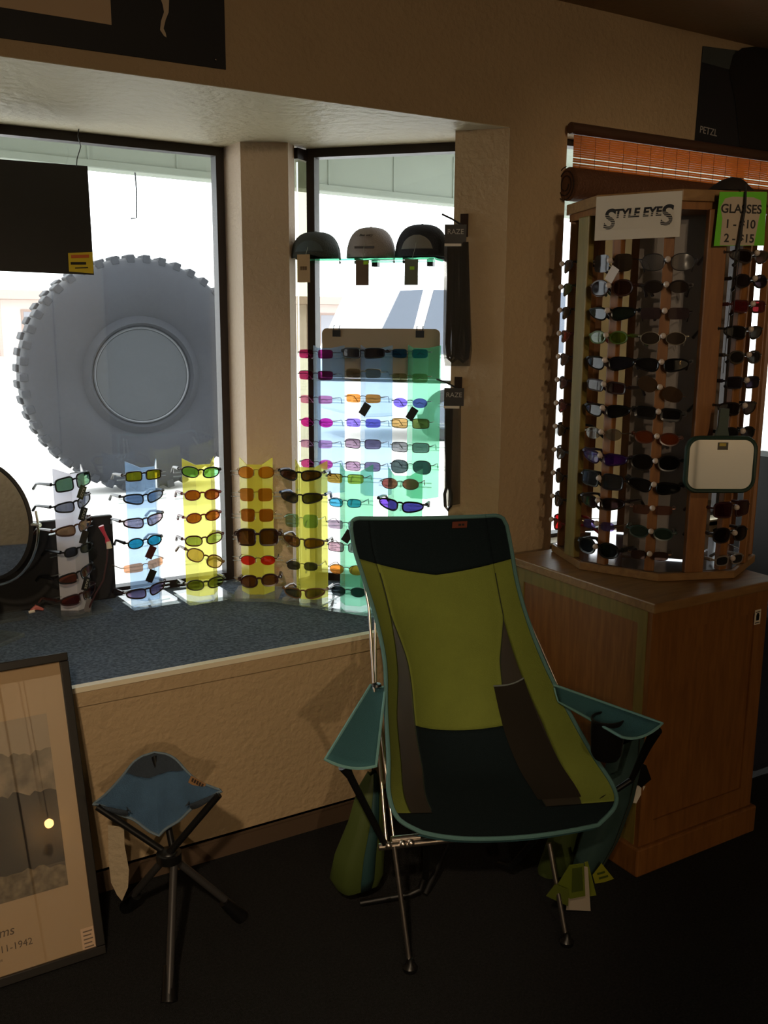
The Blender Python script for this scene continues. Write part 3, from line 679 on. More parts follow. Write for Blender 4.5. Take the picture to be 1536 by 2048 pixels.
# hanging black sign near the window
hp = on_z(157, 262, TZ); sy = 3.09
corners = [on_y(x, y, sy) for x, y in ((-160, 306), (175, 332), (188, 550), (-160, 535))]
sg = thing('hanging_sign', 'plain black board hung by wire from the soffit, yellow sticker at its corner', 'sign', tuple(on_y(175, 332, sy)))
q = MB().slab(corners, (0, 1, 0), .008); q.build('board', mat('black_board', (22, 20, 18), .6), sg, world=True)
wt = on_y(158, 264, sy); wt.z = TZ
MB().tube([wt, wt+Vector((-.004, 0, -.02)), wt+Vector((.003, 0, -.05)), on_y(154, 318, sy), on_y(153, 334, sy)], .0016, 6).build('wire', dgrey, sg, world=True)
st_ = [on_y(x, y, sy-.001) for x, y in ((136, 506), (185, 504), (187, 547), (138, 543))]
yk = MB().slab(st_, (0, -1, 0), .0008); yk = yk.build('price_sticker', mat('yellow_sticker', (205, 180, 30), .6), sg, world=True)
for j, (pa, pb, pc) in enumerate((((142, 510), (178, 509), 6), ((141, 524), (172, 524), 5), ((150, 535), (176, 534), 2))):
    a_ = on_y(*pa, sy-.0025); b_ = on_y(*pb, sy-.0025)
    MB().slab([a_, b_, b_-Vector((0, 0, .0016*pc)), a_-Vector((0, 0, .0016*pc))], (0, -1, 0), .0006).build('printed_line', mat('print_red', (190, 90, 30), .6) if j == 0 else black, yk, world=True)

# belts in plastic on hooks on the jamb
jn = Vector((-.756, -.655, 0)); jp = Vector((1.805, 2.43, 0)); jr = Vector((.655, -.756, 0))
jw = lambda x, y, o: on_plane(x, y, tuple(jp+jn*o), tuple(jn))
bagm = clear('crinkled_plastic', (200, 196, 190), .1, 1, .05, (200, 200, 200), f0=.08)
cordm = mat('black_strap_gloss', (20, 18, 18), .25)
def hook_pack(label, hx, hy, cx, cy_top, loops, wid, bagx):
    p = jw(hx, hy, .004); t = thing('strap_pack', label, 'strap pack', tuple(p))
    A = frame_matrix(p, -jr, (0, 0, 1)); X_ = Matrix.Identity(4)
    A = frame_matrix(p, tuple(jr), (0, 0, 1))
    hk_ = MB().box(-.012, .012, -.05, .018, -.001, .004, A).build('wall_hook', mat('bronze_hook', (58, 44, 38), .4, metal=.6), t, world=True)
    MB().tube([A@Vector((0, -.02, .004)), A@Vector((-.03, 0, .03)), A@Vector((-.055, .012, .06))], .003, 6).build('prong', dgrey, hk_, world=True)
    c0 = jw(cx, cy_top, .035); B = frame_matrix(c0, tuple(Vector((-jn.y, jn.x, 0))), (0, 0, 1))
    n_ = Vector((-.56, -.83, 0)); B = frame_matrix(c0, (.83, -.56, 0), (0, 0, 1))
    cd_ = MB().box(-wid/2, wid/2, -.028, .028, -.002, .002, B).build('header_card', mat('black_card', (22, 22, 24), .5), t, world=True)
    lettering('lettering', 'RAZE', .021, B@Matrix.Translation((0, .006, .0026)), mat('card_print', (170, 168, 165), .5), cd_, .0002)
    MB().box(-wid/2, wid/2*.6, -.036, -.028, -.0015, .0015, B).build('card_fold', paper, cd_, world=True)
    for k, pts in enumerate(loops):
        w_ = [jw(x, y, .02+.006*(k % 2)) for x, y in pts]
        MB().tube(w_, .0052, 8).build('strap', cordm, t, world=True, smooth=True)
    bq = [jw(x, y, .032) for x, y in bagx]
    MB().slab(bq, -Vector((jn.x, jn.y, 0)), .002).build('plastic_sleeve', bagm, t, world=True)
def lp(xc, y0, y1, w_top, w_bot, yb):
    return [(xc-w_top, y0), (xc-w_top, y0+80), (xc-w_top-1, yb), (xc-w_bot, y1-32), (xc-w_bot*.8, y1-8), (xc, y1), (xc+w_bot*.8, y1-8), (xc+w_bot, y1-32), (xc+w_top+1, yb), (xc+w_top, y0+80), (xc+w_top, y0)]
hook_pack('upper clear-packed bundle of looped black straps hanging on the jamb hook', 929, 440, 911, 468,
          [lp(905, 484, 724, 4, 11, 640), lp(926, 484, 724, 4, 12, 640), lp(903, 484, 716, 1.5, 5, 650), lp(928, 484, 718, 1.5, 6, 650), [(915, 484), (914, 560), (916, 640), (917, 718)], [(896, 484), (897, 560), (895, 640), (893, 690)], [(934, 484), (936, 560), (937, 640), (939, 690)], [(910, 484), (908, 600), (911, 715)], [(921, 484), (922, 600), (924, 715)]], .066,
          [(889, 484), (936, 484), (944, 700), (940, 732), (890, 732), (886, 700)])
hook_pack('lower long thin black strap in clear plastic hanging near the chair', 917, 765, 908, 794,
          [lp(896, 812, 1020, 1.8, 7, 975), [(893, 812), (893, 900), (896, 975)], [(899, 812), (899, 900), (898, 975)], [(903, 812), (901, 900), (899, 980)]], .062,
          [(889, 812), (922, 812), (920, 1008), (888, 1014)])

# ------------------------------------------------------------------ posters
t = thing('wall_poster', 'black poster with a pale panel and bare leg above the window', 'poster', tuple(on_y(452, 139, D-.004)))
yy = D-.004
pc = [on_y(452, 139, yy), on_y(452, -120, yy), on_y(-300, -120, yy), on_y(-300, 42, yy)]
pc[3].x = -.32; pc[1].x = pc[0].x; pc[2].z = pc[1].z; pc[3].z = pc[0].z-.01; pc[2].x = pc[3].x
MB().slab(pc, (0, 1, 0), .003).build('sheet', mat('poster_black', (20, 20, 24), .6), t, world=True)
pp = [on_y(x, y, yy-.001) for x, y in ((223, 50), (226, -80), (-250, -80), (-250, -5))]
pp[1].x = pp[0].x; pp[3].z = pp[0].z-.004; pp[2].z = pp[1].z; pp[2].x = pp[3].x = -.22
MB().slab(pp, (0, -1, 0), .0008).build('pale_panel', mat('poster_beige', (186, 160, 130), .7), t, world=True)
lg = [on_y(x, y, yy-.001) for x, y in ((321, -60), (320, -5), (325, 8), (328, 24), (322, 42), (320, 60), (328, 72), (333, 75), (331, 66), (327, 57), (331, 40), (337, 25), (338, 0), (342, -60))]
MB().slab(lg, (0, -1, 0), .0008).build('leg_picture', mat('poster_skin', (190, 170, 145), .7), t, world=True)
nl = on_y(431, 119, yy-.003); MB().ball(nl, .0035, 6).build('pin', chrome, t, world=True)
t = thing('climbing_poster', 'dark poster with a small white maker name above the blind', 'poster', tuple(on_y(1390, 283, yy)))
qd = [on_y(x, y, yy) for x, y in ((1390, 282), (1406, 92), (1560, 112), (1545, 308))]
MB().slab(qd, (0, 1, 0), .002).build('sheet', mat('poster_midnight', (24, 28, 34), .5), t, world=True)
qd = [on_y(x, y, yy-.0005) for x, y in ((1403, 124), (1406, 93), (1470, 101), (1462, 140))]
MB().slab(qd, (0, -1, 0), .0006).build('sky_patch', mat('poster_slate', (64, 70, 70), .6), t, world=True)
qd = [on_y(x, y, yy-.0012) for x, y in ((1458, 142), (1466, 110), (1484, 96), (1510, 93), (1550, 100), (1545, 306), (1480, 297), (1470, 200))]
MB().slab(qd, (0, -1, 0), .0006).build('dark_figure', mat('poster_coal', (12, 12, 12), .6), t, world=True)
lettering('lettering', 'PETZL', .032, frame_matrix(on_y(1417, 263, yy-.002), (1, 0, -.05), (0, 0, 1)), mat('poster_print', (170, 165, 160), .6), t, .0003)
MB().slab([on_y(x, y, yy-.001) for x, y in ((1390, 282), (1545, 308), (1545, 315), (1390, 287))], (0, 1, 0), .003).build('bottom_edge', mat('poster_edge', (96, 82, 66), .6), t, world=True)

# ------------------------------------------------------------------ bamboo blind, rolled half way
bam = clear('bamboo_slats', (140, 70, 24), .5, .3, .84, (232, 166, 96), f0=.01)
bamd = mat('rolled_bamboo', (96, 62, 40), .7, bump=.6, bscale=90)
t = thing('bamboo_blind', 'orange-brown bamboo blind rolled half way up in front of the right window', 'blind', (2.07, D-.03, 2.09))
yb = D-.035; ZT = 2.10; xl = 2.075; xr = 3.8
MB().tube([(xl-.012, yb, ZT-.012), (xr, yb, ZT-.012)], .017, 12).build('headrail', mat('dark_bamboo', (78, 52, 36), .6), t, world=True, smooth=True)
z = ZT-.03; k = 0
while z > 1.962:
    gap = .0007
    if 8 <= k <= 18 and k % 2 == 1: gap = .0030
    MB().box(xl+.004, xr, yb-.0012, yb+.0012, z-.0058, z).build('slat', bam, t, world=True); z -= .0058+gap; k += 1
q = MB()
q1 = 0
for i in range(60):
    x = xl+.03+i*.03
    MB().tube([(x, yb-.003, ZT-.03), (x, yb-.003, 1.965)], .0006, 4).build('binding_cord', mat('cord_brown', (70, 40, 22), .8), t, world=True) if i % 2 == 0 else None
sp = [];
for i in range(70):
    a = i*.32; r = .046-.0006*i
    sp.append((yb+.012+r*math.sin(a), 1.925+r*math.cos(a)*1.15))
out_ = [(yb+.0+.043*math.sin(2*PI*i/28), 1.925+.050*math.cos(2*PI*i/28)) for i in range(28)]
MX = Matrix(((0, 0, 1, 0), (1, 0, 0, 0), (0, 1, 0, 0), (0, 0, 0, 1)))
MB().prism(out_, xl-.01, xr, MX).build('roll', bamd, t, world=True, smooth=True)
MB().tube([(xl-.0115, a, b) for a, b in sp[:55]], .0016, 4).build('roll_end', mat('roll_end_dark', (40, 26, 18), .8), t, world=True)

# ------------------------------------------------------------------ cabinet
CH = .789; cx0, cx1, cy0, cy1 = 1.845, 2.315, 1.69, 2.262
t = thing('oak_cabinet', 'low oak cabinet with framed panels carrying the sunglasses tower', 'cabinet', (2.08, 1.98, 0))
b = lambda *a: MB().box(*a)
b(cx0-.010, cx1+.03, cy0-.022, cy1+.02, CH-.028, CH).build('top', oakh, t, world=True, bevel=.004)
q = MB(); q.box(cx0+.006, cx0+.016, cy0+.03, cy1-.03, .10, CH-.05); q.build('side_panel', oak, t, world=True)
q = MB(); q.box(cx0, cx0+.018, cy0+.012, cy0+.045, .08, CH-.028); q.box(cx0, cx0+.018, cy1-.05, cy1, .08, CH-.028); q.box(cx0, cx0+.018, cy0+.045, cy1-.05, CH-.07, CH-.028); q.box(cx0, cx0+.018, cy0+.045, cy1-.05, .08, .12)
q.build('side_frame', oak, t, world=True)
fr_ = MB(); fr_.box(cx0+.002, cx0+.055, cy0-.004, cy0+.012, .08, CH-.028); fr_.box(cx1-.05, cx1, cy0-.004, cy0+.012, .08, CH-.028); fr_.box(cx0+.055, cx1-.05, cy0-.004, cy0+.012, CH-.095, CH-.028); fr_.box(cx0+.055, cx1-.05, cy0-.004, cy0+.012, .08, .15)
fr_.build('front_frame', oakd, t, world=True)
b(cx0+.05, cx1-.045, cy0+.002, cy0+.012, .145, CH-.09).build('front_panel', oakd, t, world=True)
b(cx0+.004, cx1, cy0+.012, cy1, .02, CH-.03).build('carcass', oakd, t, world=True)
b(cx0-.012, cx1+.014, cy0-.018, cy1+.002, 0, .085).build('plinth', oakd, t, world=True, bevel=.006)
A = frame_matrix(on_y(1515, 1234, cy0-.005), (1, 0, 0), (0, 0, 1))
sk = MB().box(-.013, .013, -.022, .022, -.0005, .0006, A).build('sticker', mat('sticker_white', (220, 210, 190), .6), t, world=True)
MB().prism([(-.006, -.010), (.006, -.010), (.007, .004), (.004, .012), (-.004, .012), (-.007, .004)], .0006, .001, A).box(-.010, .010, .0145, .0165, .0006, .001, A).box(-.010, .010, -.018, -.0155, .0006, .001, A).build('sticker_print', black, sk, world=True)
# dark blue bag and glittery stock right of the cabinet
g = on_y(1542, 1440, 1.95)
t = thing('navy_duffel', 'navy blue fabric bag hanging at the right edge beyond the cabinet', 'bag', (2.52, 1.85, .12))
MB().box(-.13, .17, -.10, .12, 0, .50).build('body', mat('navy_fabric', (22, 26, 44), .9, bump=.4), t, bevel=.04)
MB().tube([(-.06, -.02, .49), (-.04, -.02, .60), (.08, -.02, .60), (.10, -.02, .49)], .012, 8).build('handle', mat('navy_fabric', (22, 26, 44)), t, smooth=True)
# ------------------------------------------------------------------ octagonal sunglasses tower
TC = Vector((2.215, 2.045, 0)); zB = CH
t = thing('sunglasses_tower', 'revolving oak tower with eight-sided base, wooden posts and pearl nose pegs', 'display tower', (TC.x, TC.y, zB)); TW = t
octo = lambda r, z0, z1, off=2: MB().prism([(r*math.cos(math.radians(off+45*k)), r*math.sin(math.radians(off+45*k))) for k in range(8)], z0, z1)
octo(.308, .001, .024).build('base_rim', oakh, t, bevel=.002)
octo(.296, .024, .026).build('base_mirror', mat('smoky_mirror', (150, 145, 150), .12, metal=.9), t)
HT = 1.062
octo(.305, HT-.03, HT).build('top_board', oakh, t, bevel=.002)
octo(.295, HT-.05, HT-.03).build('top_trim', oakd, t)
def post(a, wd, r=.285, d=.022, m=None):
    Mr = Matrix.Rotation(math.radians(a), 4, 'Z')
    MB().box(r-d/2, r+d/2, -wd/2, wd/2, .026, HT-.05, Mr).build('post', m or oakd, t, bevel=.003)
for a in (168.6, -113.5, -40, 55, 100): post(a, .055, m=oak if a > 160 else oakd)
PEG = [(-166, 'left'), (-138, 'right'), (-94, 'far'), (140, 'edge')]
for a in (-166, -138, -94, -68, -15, 15, 78, 125, 140): post(a, .028, r=.280)
# inner back boards
q = MB(); p1 = Vector((.255*math.cos(math.radians(-117)), .255*math.sin(math.radians(-117)))); p2 = Vector((.255*math.cos(math.radians(-117)), 0))
pa = on_plane(1262, 800, (TC.x-.10, TC.y-.09, 0), (-.74, -.67, 0)); pb_ = on_plane(1408, 800, (TC.x-.10, TC.y-.09, 0), (-.74, -.67, 0))
la = pa-TC; lb = pb_-TC
MB().slab([(la.x, la.y, .03), (lb.x, lb.y, .03), (lb.x, lb.y, HT-.05), (la.x, la.y, HT-.05)], (.74, .67, 0), .004).build('back_board', mat('grey_back_board', (134, 126, 120), .4), t)
MB().slab([(-.02, -.15, .03), (.14, -.10, .03), (.14, -.10, HT-.05), (-.02, -.15, HT-.05)], (-.3, .95, 0), .004).build('back_board', mat('grey_back_board', (134, 126, 120), .4), t)
bp0 = TC+Vector((.12, .16, 0)); bn0 = (-.74, -.67, 0)
def inner(nm, xa, xb, m_, z0=.03, z1=None, d=0):
    a_ = on_plane(xa, 820, tuple(bp0-Vector(bn0)*-d), bn0)-TC; b_ = on_plane(xb, 820, tuple(bp0-Vector(bn0)*-d), bn0)-TC
    MB().slab([(a_.x, a_.y, z0), (b_.x, b_.y, z0), (b_.x, b_.y, z1 or HT-.05), (a_.x, a_.y, z1 or HT-.05)], (.74, .67, 0), .006).build(nm, m_, t)
inner('inner_board', 1160, 1194, oakd); inner('inner_board', 1214, 1232, oakd, d=.02); inner('inner_board', 1246, 1290, oakd)
inner('translucent_screen', 1150, 1300, clear('cream_screen', (120, 112, 96), .5, .2, .8, (190, 172, 140), f0=0), d=-.05, z0=.12)
# sign boards on the tower
v1 = Vector((.307*math.cos(math.radians(-178)), .307*math.sin(math.radians(-178)), 0)); v2 = Vector((.307*math.cos(math.radians(-133)), .307*math.sin(math.radians(-133)), 0)); v3 = Vector((.307*math.cos(math.radians(-88)), .307*math.sin(math.radians(-88)), 0))
d12 = (v2-v1).normalized(); n12 = Vector((d12.y, -d12.x, 0)); mid = (v1+v2)/2+TC+n12*.004
A = frame_matrix(mid+Vector((0, 0, zB+HT-.062)), tuple(d12), (0, 0, 1))
sgn = MB().box(-.118, .118, -.060, .056, -.002, .002, A).build('name_board', mat('cream_board', (190, 180, 162), .5), t, world=True)
inkm = mat('sign_ink', (26, 24, 24), .5)
def letters(txt, x0, y0, size, sh=.12):
    lettering('lettering', txt, size, A@Matrix.Translation((x0, y0, .0024)), inkm, sgn, .0003, shear=sh, align='LEFT', bold=.0013)
letters('S', -.096, -.008, .074, .12); letters('TYLE', -.064, .007, .0315); letters('EYE', .015, .007, .0315); letters('S', .062, -.006, .074, .12)
q = MB()
for k in range(9): q.box(-.10, .10, -.0335+k*.0047, -.0322+k*.0047, .0026, .0030, A)
q.build('stripe_gap', mat('cream_board', (190, 180, 162), .5), sgn, world=True)
d23 = (v3-v2).normalized(); n23 = Vector((d23.y, -d23.x, 0))
p0_ = v2+TC+n23*.03; ct = on_plane(1482, 438, tuple(p0_), tuple(n23))
A2 = frame_matrix(ct, tuple(d23), (0, 0, 1)); A = A2
gs = thing('price_sign', 'lime green GLASSES price card hanging on the front of the tower', 'sign', tuple(ct))
bd = MB().prism([(-.072, -.070), (-.066, .066), (.068, .070), (.072, -.066)], -.001, .001, A2).build('card', mat('lime_card', (100, 190, 30), .6), gs, world=True)
MB().prism([(-.056, -.068), (-.054, .0), (-.062, .028), (-.05, .05), (-.03, .055), (.03, .055), (.052, .048), (.056, .03), (.05, 0), (.042, -.066)], .001, .0016, A2).build('pale_panel', mat('card_beige', (176, 160, 140), .6), gs, world=True)
for tx, yy_, sz in (('GLASSES', .024, .031), ('1 - $10', -.014, .030), ('2 - $15', -.050, .030)):
    lettering('lettering', tx, sz, A2@Matrix.Translation((-.002, yy_, .0019)), inkm, gs, .0003, bold=.0006)
tl_ = thing('lanyard', 'black knotted lanyard dangling in front of the lime price card', 'lanyard', tuple(A2@Vector((.0, .08, .012))))
MB().tube([A2@Vector(v) for v in ((.004, .085, .004), (.002, .03, .012), (-.004, -.02, .012), (-.006, -.05, .013), (-.016, -.10, .012), (-.02, -.22, .01), (-.024, -.4, .01))], [.003, .0035, .0042, .005, .0014, .001, .001], 6).build('cord', matte, tl_, world=True, smooth=True)
MB().tube([A2@Vector(v) for v in ((-.006, -.05, .013), (-.004, -.10, .012), (-.006, -.2, .01), (-.01, -.4, .01))], .001, 6).build('loose_end', matte, tl_, world=True)
# cloth cap lying on top
cpos = on_plane(1460, 380, tuple(p0_-n23*.08), tuple(n23))
ck = thing('folded_hat', 'dark folded cloth hat lying on the tower top above the price card', 'hat', (cpos.x, cpos.y, zB+HT))
P_ = []
for i in range(9):
    row = []
    for j in range(17):
        u = -1+2*j/16; w_ = -1+2*i/8
        h_ = (.055*(1-abs(w_)**2.2))*(max(0, 1-abs((u-.3)/1.31 if u < .3 else (u-.3)/.7)**2.0))**.7
        row.append(Vector((u*.060, w_*.04, h_*.72+.001)))
    P_.append(row)
MB().grid(P_).build('crown', mat('dark_cloth', (34, 26, 22), .9), ck, smooth=True, solid=.002)
# pearl pegs and glasses
tcols = [(22, 24, 26), (40, 30, 26), (16, 16, 18), (60, 60, 64), (34, 48, 44), (28, 28, 34), (46, 30, 24)]
peg_m = mat('pearl_peg', (190, 176, 165), .25, coat=.6)
CB = [(1351, 524, 'ovalbig', (150, 150, 152), (70, 70, 74), 'full', 'large thin-rimmed clear grey', dict(metal=True, scale=1.05)),
 (1347, 574, 'oval', (46, 40, 40), (40, 34, 32), 'half', 'dark brown oval', {}), (1342, 627, 'rect', (76, 62, 66), (50, 40, 42), 'none', 'rimless smoky plum', dict(metal=True, scale=1.06)),
 (1337, 677, 'oval', (70, 62, 56), (190, 180, 160), 'full', 'silver-rimmed brown oval', dict(metal=True)), (1331, 729, 'wrap', (22, 22, 24), (16, 16, 18), 'full', 'black wrap', {}),
 (1327, 779, 'ovalbig', (90, 70, 52), (80, 60, 45), 'none', 'tilted rimless brown', dict(metal=True, tilt=-22)), (1323, 828, 'rect', (26, 28, 30), (14, 15, 16), 'full', 'black rectangular', dict(tilt=-4, th=.004)),
 (1318, 877, 'oval', (130, 62, 30), (74, 34, 18), 'full', 'amber tortoise oval', dict(tilt=-4)), (1313, 926, 'ovalbig', (20, 20, 20), (14, 14, 14), 'full', 'solid black round', {}),
 (1310, 973, 'wrap', (20, 20, 22), (14, 14, 15), 'full', 'glossy black wrap', dict(tilt=-6)), (1305, 1020, 'rect', (150, 110, 95), (170, 120, 100), 'none', 'rimless pale pink', dict(metal=True, scale=.9)),
 (1301, 1066, 'oval', (58, 76, 68), (40, 60, 54), 'full', 'dark green oval', dict(tilt=-4)), (1297, 1111, 'small', (80, 60, 50), (120, 90, 60), 'none', 'small rimless brown', dict(metal=True))]
CA = [(1235, 526, 'square', (70, 58, 48), (60, 50, 44), 'none', 'rimless brown with white tag', dict(metal=True, scale=.9, tagc=(190, 180, 170))), (1227, 576, 'ovalbig', (50, 26, 18), (50, 24, 16), 'full', 'dark red-brown round', {}),
 (1222, 626, 'wrap', (30, 44, 38), (16, 20, 20), 'full', 'dark green wrap', {}), (1220, 675, 'oval', (110, 140, 40), (70, 90, 30), 'full', 'lime-tinted oval', {}),
 (1215, 725, 'wrap', (24, 28, 44), (16, 16, 20), 'full', 'blue-black wrap', dict(scale=1.05)), (1210, 773, 'rect', (56, 34, 36), (40, 26, 26), 'full', 'dark maroon rectangular', dict(tilt=-5)),
 (1207, 820, 'wrap', (22, 24, 26), (14, 14, 14), 'full', 'jet black wrap', {}), (1203, 868, 'oval', (150, 140, 120), (120, 110, 90), 'half', 'pale metal-rimmed', dict(metal=True)),
 (1199, 915, 'wrap', (90, 40, 150), (40, 22, 60), 'full', 'violet-lensed', dict(tilt=-3)), (1196, 960, 'rectbig', (60, 62, 64), (30, 30, 32), 'full', 'large charcoal', dict(tilt=-3)),
 (1192, 1004, 'wrap', (44, 30, 30), (30, 24, 24), 'full', 'dark wine wrap', {}), (1190, 1050, 'small', (130, 110, 170), (160, 130, 80), 'none', 'rimless lilac with gold bridge', dict(metal=True)),
 (1186, 1096, 'ovalbig', (18, 18, 18), (14, 14, 14), 'full', 'thick black oval', dict(tilt=-3, th=.0036))]
CC = [((1490+(-(i)*4.2)), 512+i*50.5) for i in range(13)]
CCn = [('wrap', (40, 26, 22), (60, 50, 46), 'dark mauve'), ('oval', (40, 30, 34), (30, 26, 28), 'dark plum oval'), ('rect', (110, 30, 34), (70, 30, 30), 'dark red'), ('wrap', (36, 34, 30), (30, 28, 24), 'near-black wrap'),
       ('oval', (44, 42, 38), (60, 56, 48), 'olive-black wire'), ('rect', (36, 30, 40), (26, 24, 34), 'ink blue'), ('wrap', (32, 24, 22), (30, 24, 22), 'bark brown'), ('oval', (24, 22, 22), (20, 20, 20), 'soot black oval'),
       ('rect', (50, 44, 40), (60, 50, 40), 'umber rectangular'), ('wrap', (30, 28, 28), (26, 22, 20), 'smoked brown'), ('rectbig', (60, 22, 26), (50, 24, 24), 'deep wine'), ('ovalbig', (30, 24, 24), (24, 20, 20), 'large bronze'), ('small', (60, 60, 60), (120, 110, 100), 'small silver')]
CE = [((1156-i*3.6), 532+i*46.5) for i in range(12)]
CEn = ['dark grey', 'green-brown', 'black', 'rust red', 'grey-brown', 'plum brown', 'wine', 'black-framed', 'grey-tipped', 'soot black', 'charcoal', 'bright red']
def tower_col(a, rows, where, r=.314):
    n_ = Vector((math.cos(math.radians(a)), math.sin(math.radians(a)), 0)); p0 = TC+n_*r; rz_ = math.atan2(n_.x, -n_.y)
    for i, (x, y, st, lc, fc, rim, wd_, kw) in enumerate(rows):
        z = on_plane(x, y, tuple(p0), (.8, .6, 0)).z
        pos = Vector((p0.x, p0.y, z))
        nm = MB(); lp_ = pos-TC-Vector((0, 0, zB)); q = MB(); q.tube([lp_-n_*.024, lp_+n_*.006+Vector((0, 0, .006))], .003, 6); q.ball(lp_+n_*.010+Vector((0, 0, .007)), .0082, 8); q.build('nose_peg', peg_m, TW, smooth=True)
        sunglasses('%s sunglasses, %s row of the tower\'s %s' % (wd_, ORD[i] if i < 12 else 'lowest', where), st, lc, fc, tuple(pos), rz_, rim=rim, group='sunglasses on the wooden tower', dark=35 if sum(lc) < 230 else 12, **kw)
tower_col(-138, CB, 'broad front column'); tower_col(-166, CA, 'left front column')
tower_col(-94, [(x, y, a_, b_, c_, 'full', d_, {}) for (x, y), (a_, b_, c_, d_) in zip(CC, CCn)], 'right-hand column')
ecol = [(60, 60, 64), (70, 90, 50), (20, 20, 22), (150, 60, 50), (90, 70, 66), (80, 50, 56), (100, 40, 44), (20, 22, 24), (110, 110, 110), (24, 22, 24), (50, 50, 54), (190, 30, 34)]
tower_col(141, [(x, y, 'wrap', c_, tuple(int(v*.6) for v in c_), 'full', d_, {}) for (x, y), c_, d_ in zip(CE, ecol, CEn)], 'window-side edge column', r=.302)
# green hand mirror fixed to the tower
n_m = Vector((-.50, -.866, 0)); mp_ = on_plane(1441, 929, tuple(TC+n_m*.36), tuple(n_m))
A = frame_matrix(mp_, (.866, -.50, 0), (-.0, 0, 1))
gm = thing('green_framed_mirror', 'rounded rectangular mirror in dark green frame clipped to the tower front', 'mirror', tuple(mp_))
def rrect(w_, h_, r, n=6, top=0):
    o_ = []
    for cx_, cy_, a0 in ((w_-r, h_-r, 0), (-w_+r, h_-r, 90), (-w_+r, -h_+r, 180), (w_-r, -h_+r, 270)):
        for i in range(n+1):
            a_ = math.radians(a0+90*i/n); o_.append((cx_+r*math.cos(a_), cy_+r*math.sin(a_)))
    return o_
dgn = mat('dark_green_plastic', (26, 50, 40), .4)
MB().prism(rrect(.096, .076, .034), -.012, 0, A).build('shell', dgn, gm, world=True, smooth=True)
MB().tube([A@Vector((x, y, 0)) for x, y in rrect(.092, .072, .032)], .006, 8, closed=True).build('frame', dgn, gm, world=True, smooth=True)
MB().prism(rrect(.089, .069, .030), 0, .002, A).build('mirror_glass', mat('hand_mirror_face', (215, 212, 205), .04, metal=1), gm, world=True)
MB().prism([(-.02, .068), (.02, .068), (.013, .10), (.014, .15), (-.010, .15), (-.012, .10)], -.014, -.002, A).build('handle', dgn, gm, world=True)
sl = MB().box(-.012, .016, .040, .060, .002, .0026, A).build('label', mat('mirror_label', (60, 56, 40), .5), gm, world=True)
MB().box(-.008, .010, .050, .058, .0026, .003, A).build('label_print', mat('label_yellow', (170, 150, 50), .5), sl, world=True)
# dark glittery key chains at the right edge
t = thing('bead_strand_rack', 'black rack of glittering dark trinkets at the far right edge', 'rack', (2.745, 2.06, 0))
MB().box(-.01, .12, -.06, .10, 0, 1.07).build('backing', matte, t)
for k in range(26):
    x = -.015+random.random()*.10; z = .65+random.random()*.40
    MB().ball((x, -.068, z), .006+random.random()*.004, 5).build('trinket', chrome if k % 3 == 0 else black, t)

# ------------------------------------------------------------------ high-back camp chair
CO = Vector((1.2885, 1.622, 0)); CF = Vector((-.287, -.958, 0)).normalized(); CR = Vector((-CF.y, CF.x, 0))
def cp_(px, py, v): return on_plane(px, py, tuple(CO-CF*v), tuple(CF))
lime = mat('lime_fabric', (116, 128, 48), .85, bump=.25, bscale=350, var=.06, vscale=12); teal = mat('teal_fabric', (48, 94, 102), .85, bump=.25, bscale=350)
dteal = mat('dark_teal_fabric', (17, 29, 34), .9, bump=.3, bscale=350, spec=.2); bind = mat('teal_binding', (82, 122, 122), .8)
mesh_m = clear('grey_mesh', (150, 145, 140), .6, .2, .55, (120, 112, 102), f0=.0)
ch = thing('camp_chair', 'high-back lime and dark teal camp chair on thin chrome legs in front of window', 'chair', tuple(CO)); 
rowsC = [((700, 1036), (1009, 1030), .42, (855, 1036), .45), ((708, 1094), (1022, 1094), .41, (863, 1110), .47), ((730, 1164), (1034, 1164), .39, (880, 1190), .47),
 ((754, 1244), (1057, 1244), .35, (893, 1280), .46), ((770, 1328), (1090, 1328), .29, (903, 1370), .44), ((772, 1422), (1137, 1422), .22, (912, 1465), .39),
 ((777, 1516), (1184, 1506), .13, (930, 1540), .30), ((778, 1588), (1226, 1572), .06, (950, 1590), .19), ((797, 1637), (1230, 1612), .02, (975, 1632), .09), ((842, 1664), (1196, 1650), .0, (1000, 1677), -.01)]
RL = [cp_(*r[0], r[2]) for r in rowsC]; RRt = [cp_(*r[1], r[2]) for r in rowsC]; RC = [cp_(*r[3], r[4]) for r in rowsC]
def cat_(A, t):
    n = len(A)-1; t = max(0, min(n-1e-6, t)); i = int(t); f = t-i
    p0 = A[max(i-1, 0)]; p1 = A[i]; p2 = A[i+1]; p3 = A[min(i+2, n)]
    return .5*((2*p1)+(p2-p0)*f+(2*p0-5*p1+4*p2-p3)*f*f+(3*p1-p0-3*p2+p3)*f**3)
def sling(s, t):
    # rounded corners at the top: shrink edges near t=0
    L_, R_2, C_ = cat_(RL, t), cat_(RRt, t), cat_(RC, t)
    m_ = (L_+R_2)/2; p = m_+(R_2-L_)*.5*s+(C_-m_)*(1-abs(s)**2.2)
    return p
def interp(x, xs, ys):
    for i in range(len(xs)-1):
        if x <= xs[i+1]: return ys[i]+(ys[i+1]-ys[i])*(x-xs[i])/(xs[i+1]-xs[i])
    return ys[-1]
SE = lambda t: interp(t, [0, 2.7, 5, 7, 9], [.76, .76, .81, .78, .78])
SC = lambda t: interp(t, [0, 2.7, 3.6, 5, 6, 7.5, 9], [.76, .76, .62, .53, .50, .52, .55])
def t_top(s): return .40*(1-math.sqrt(max(0, 1-(max(0, abs(s)-.86)/.14)**2)))
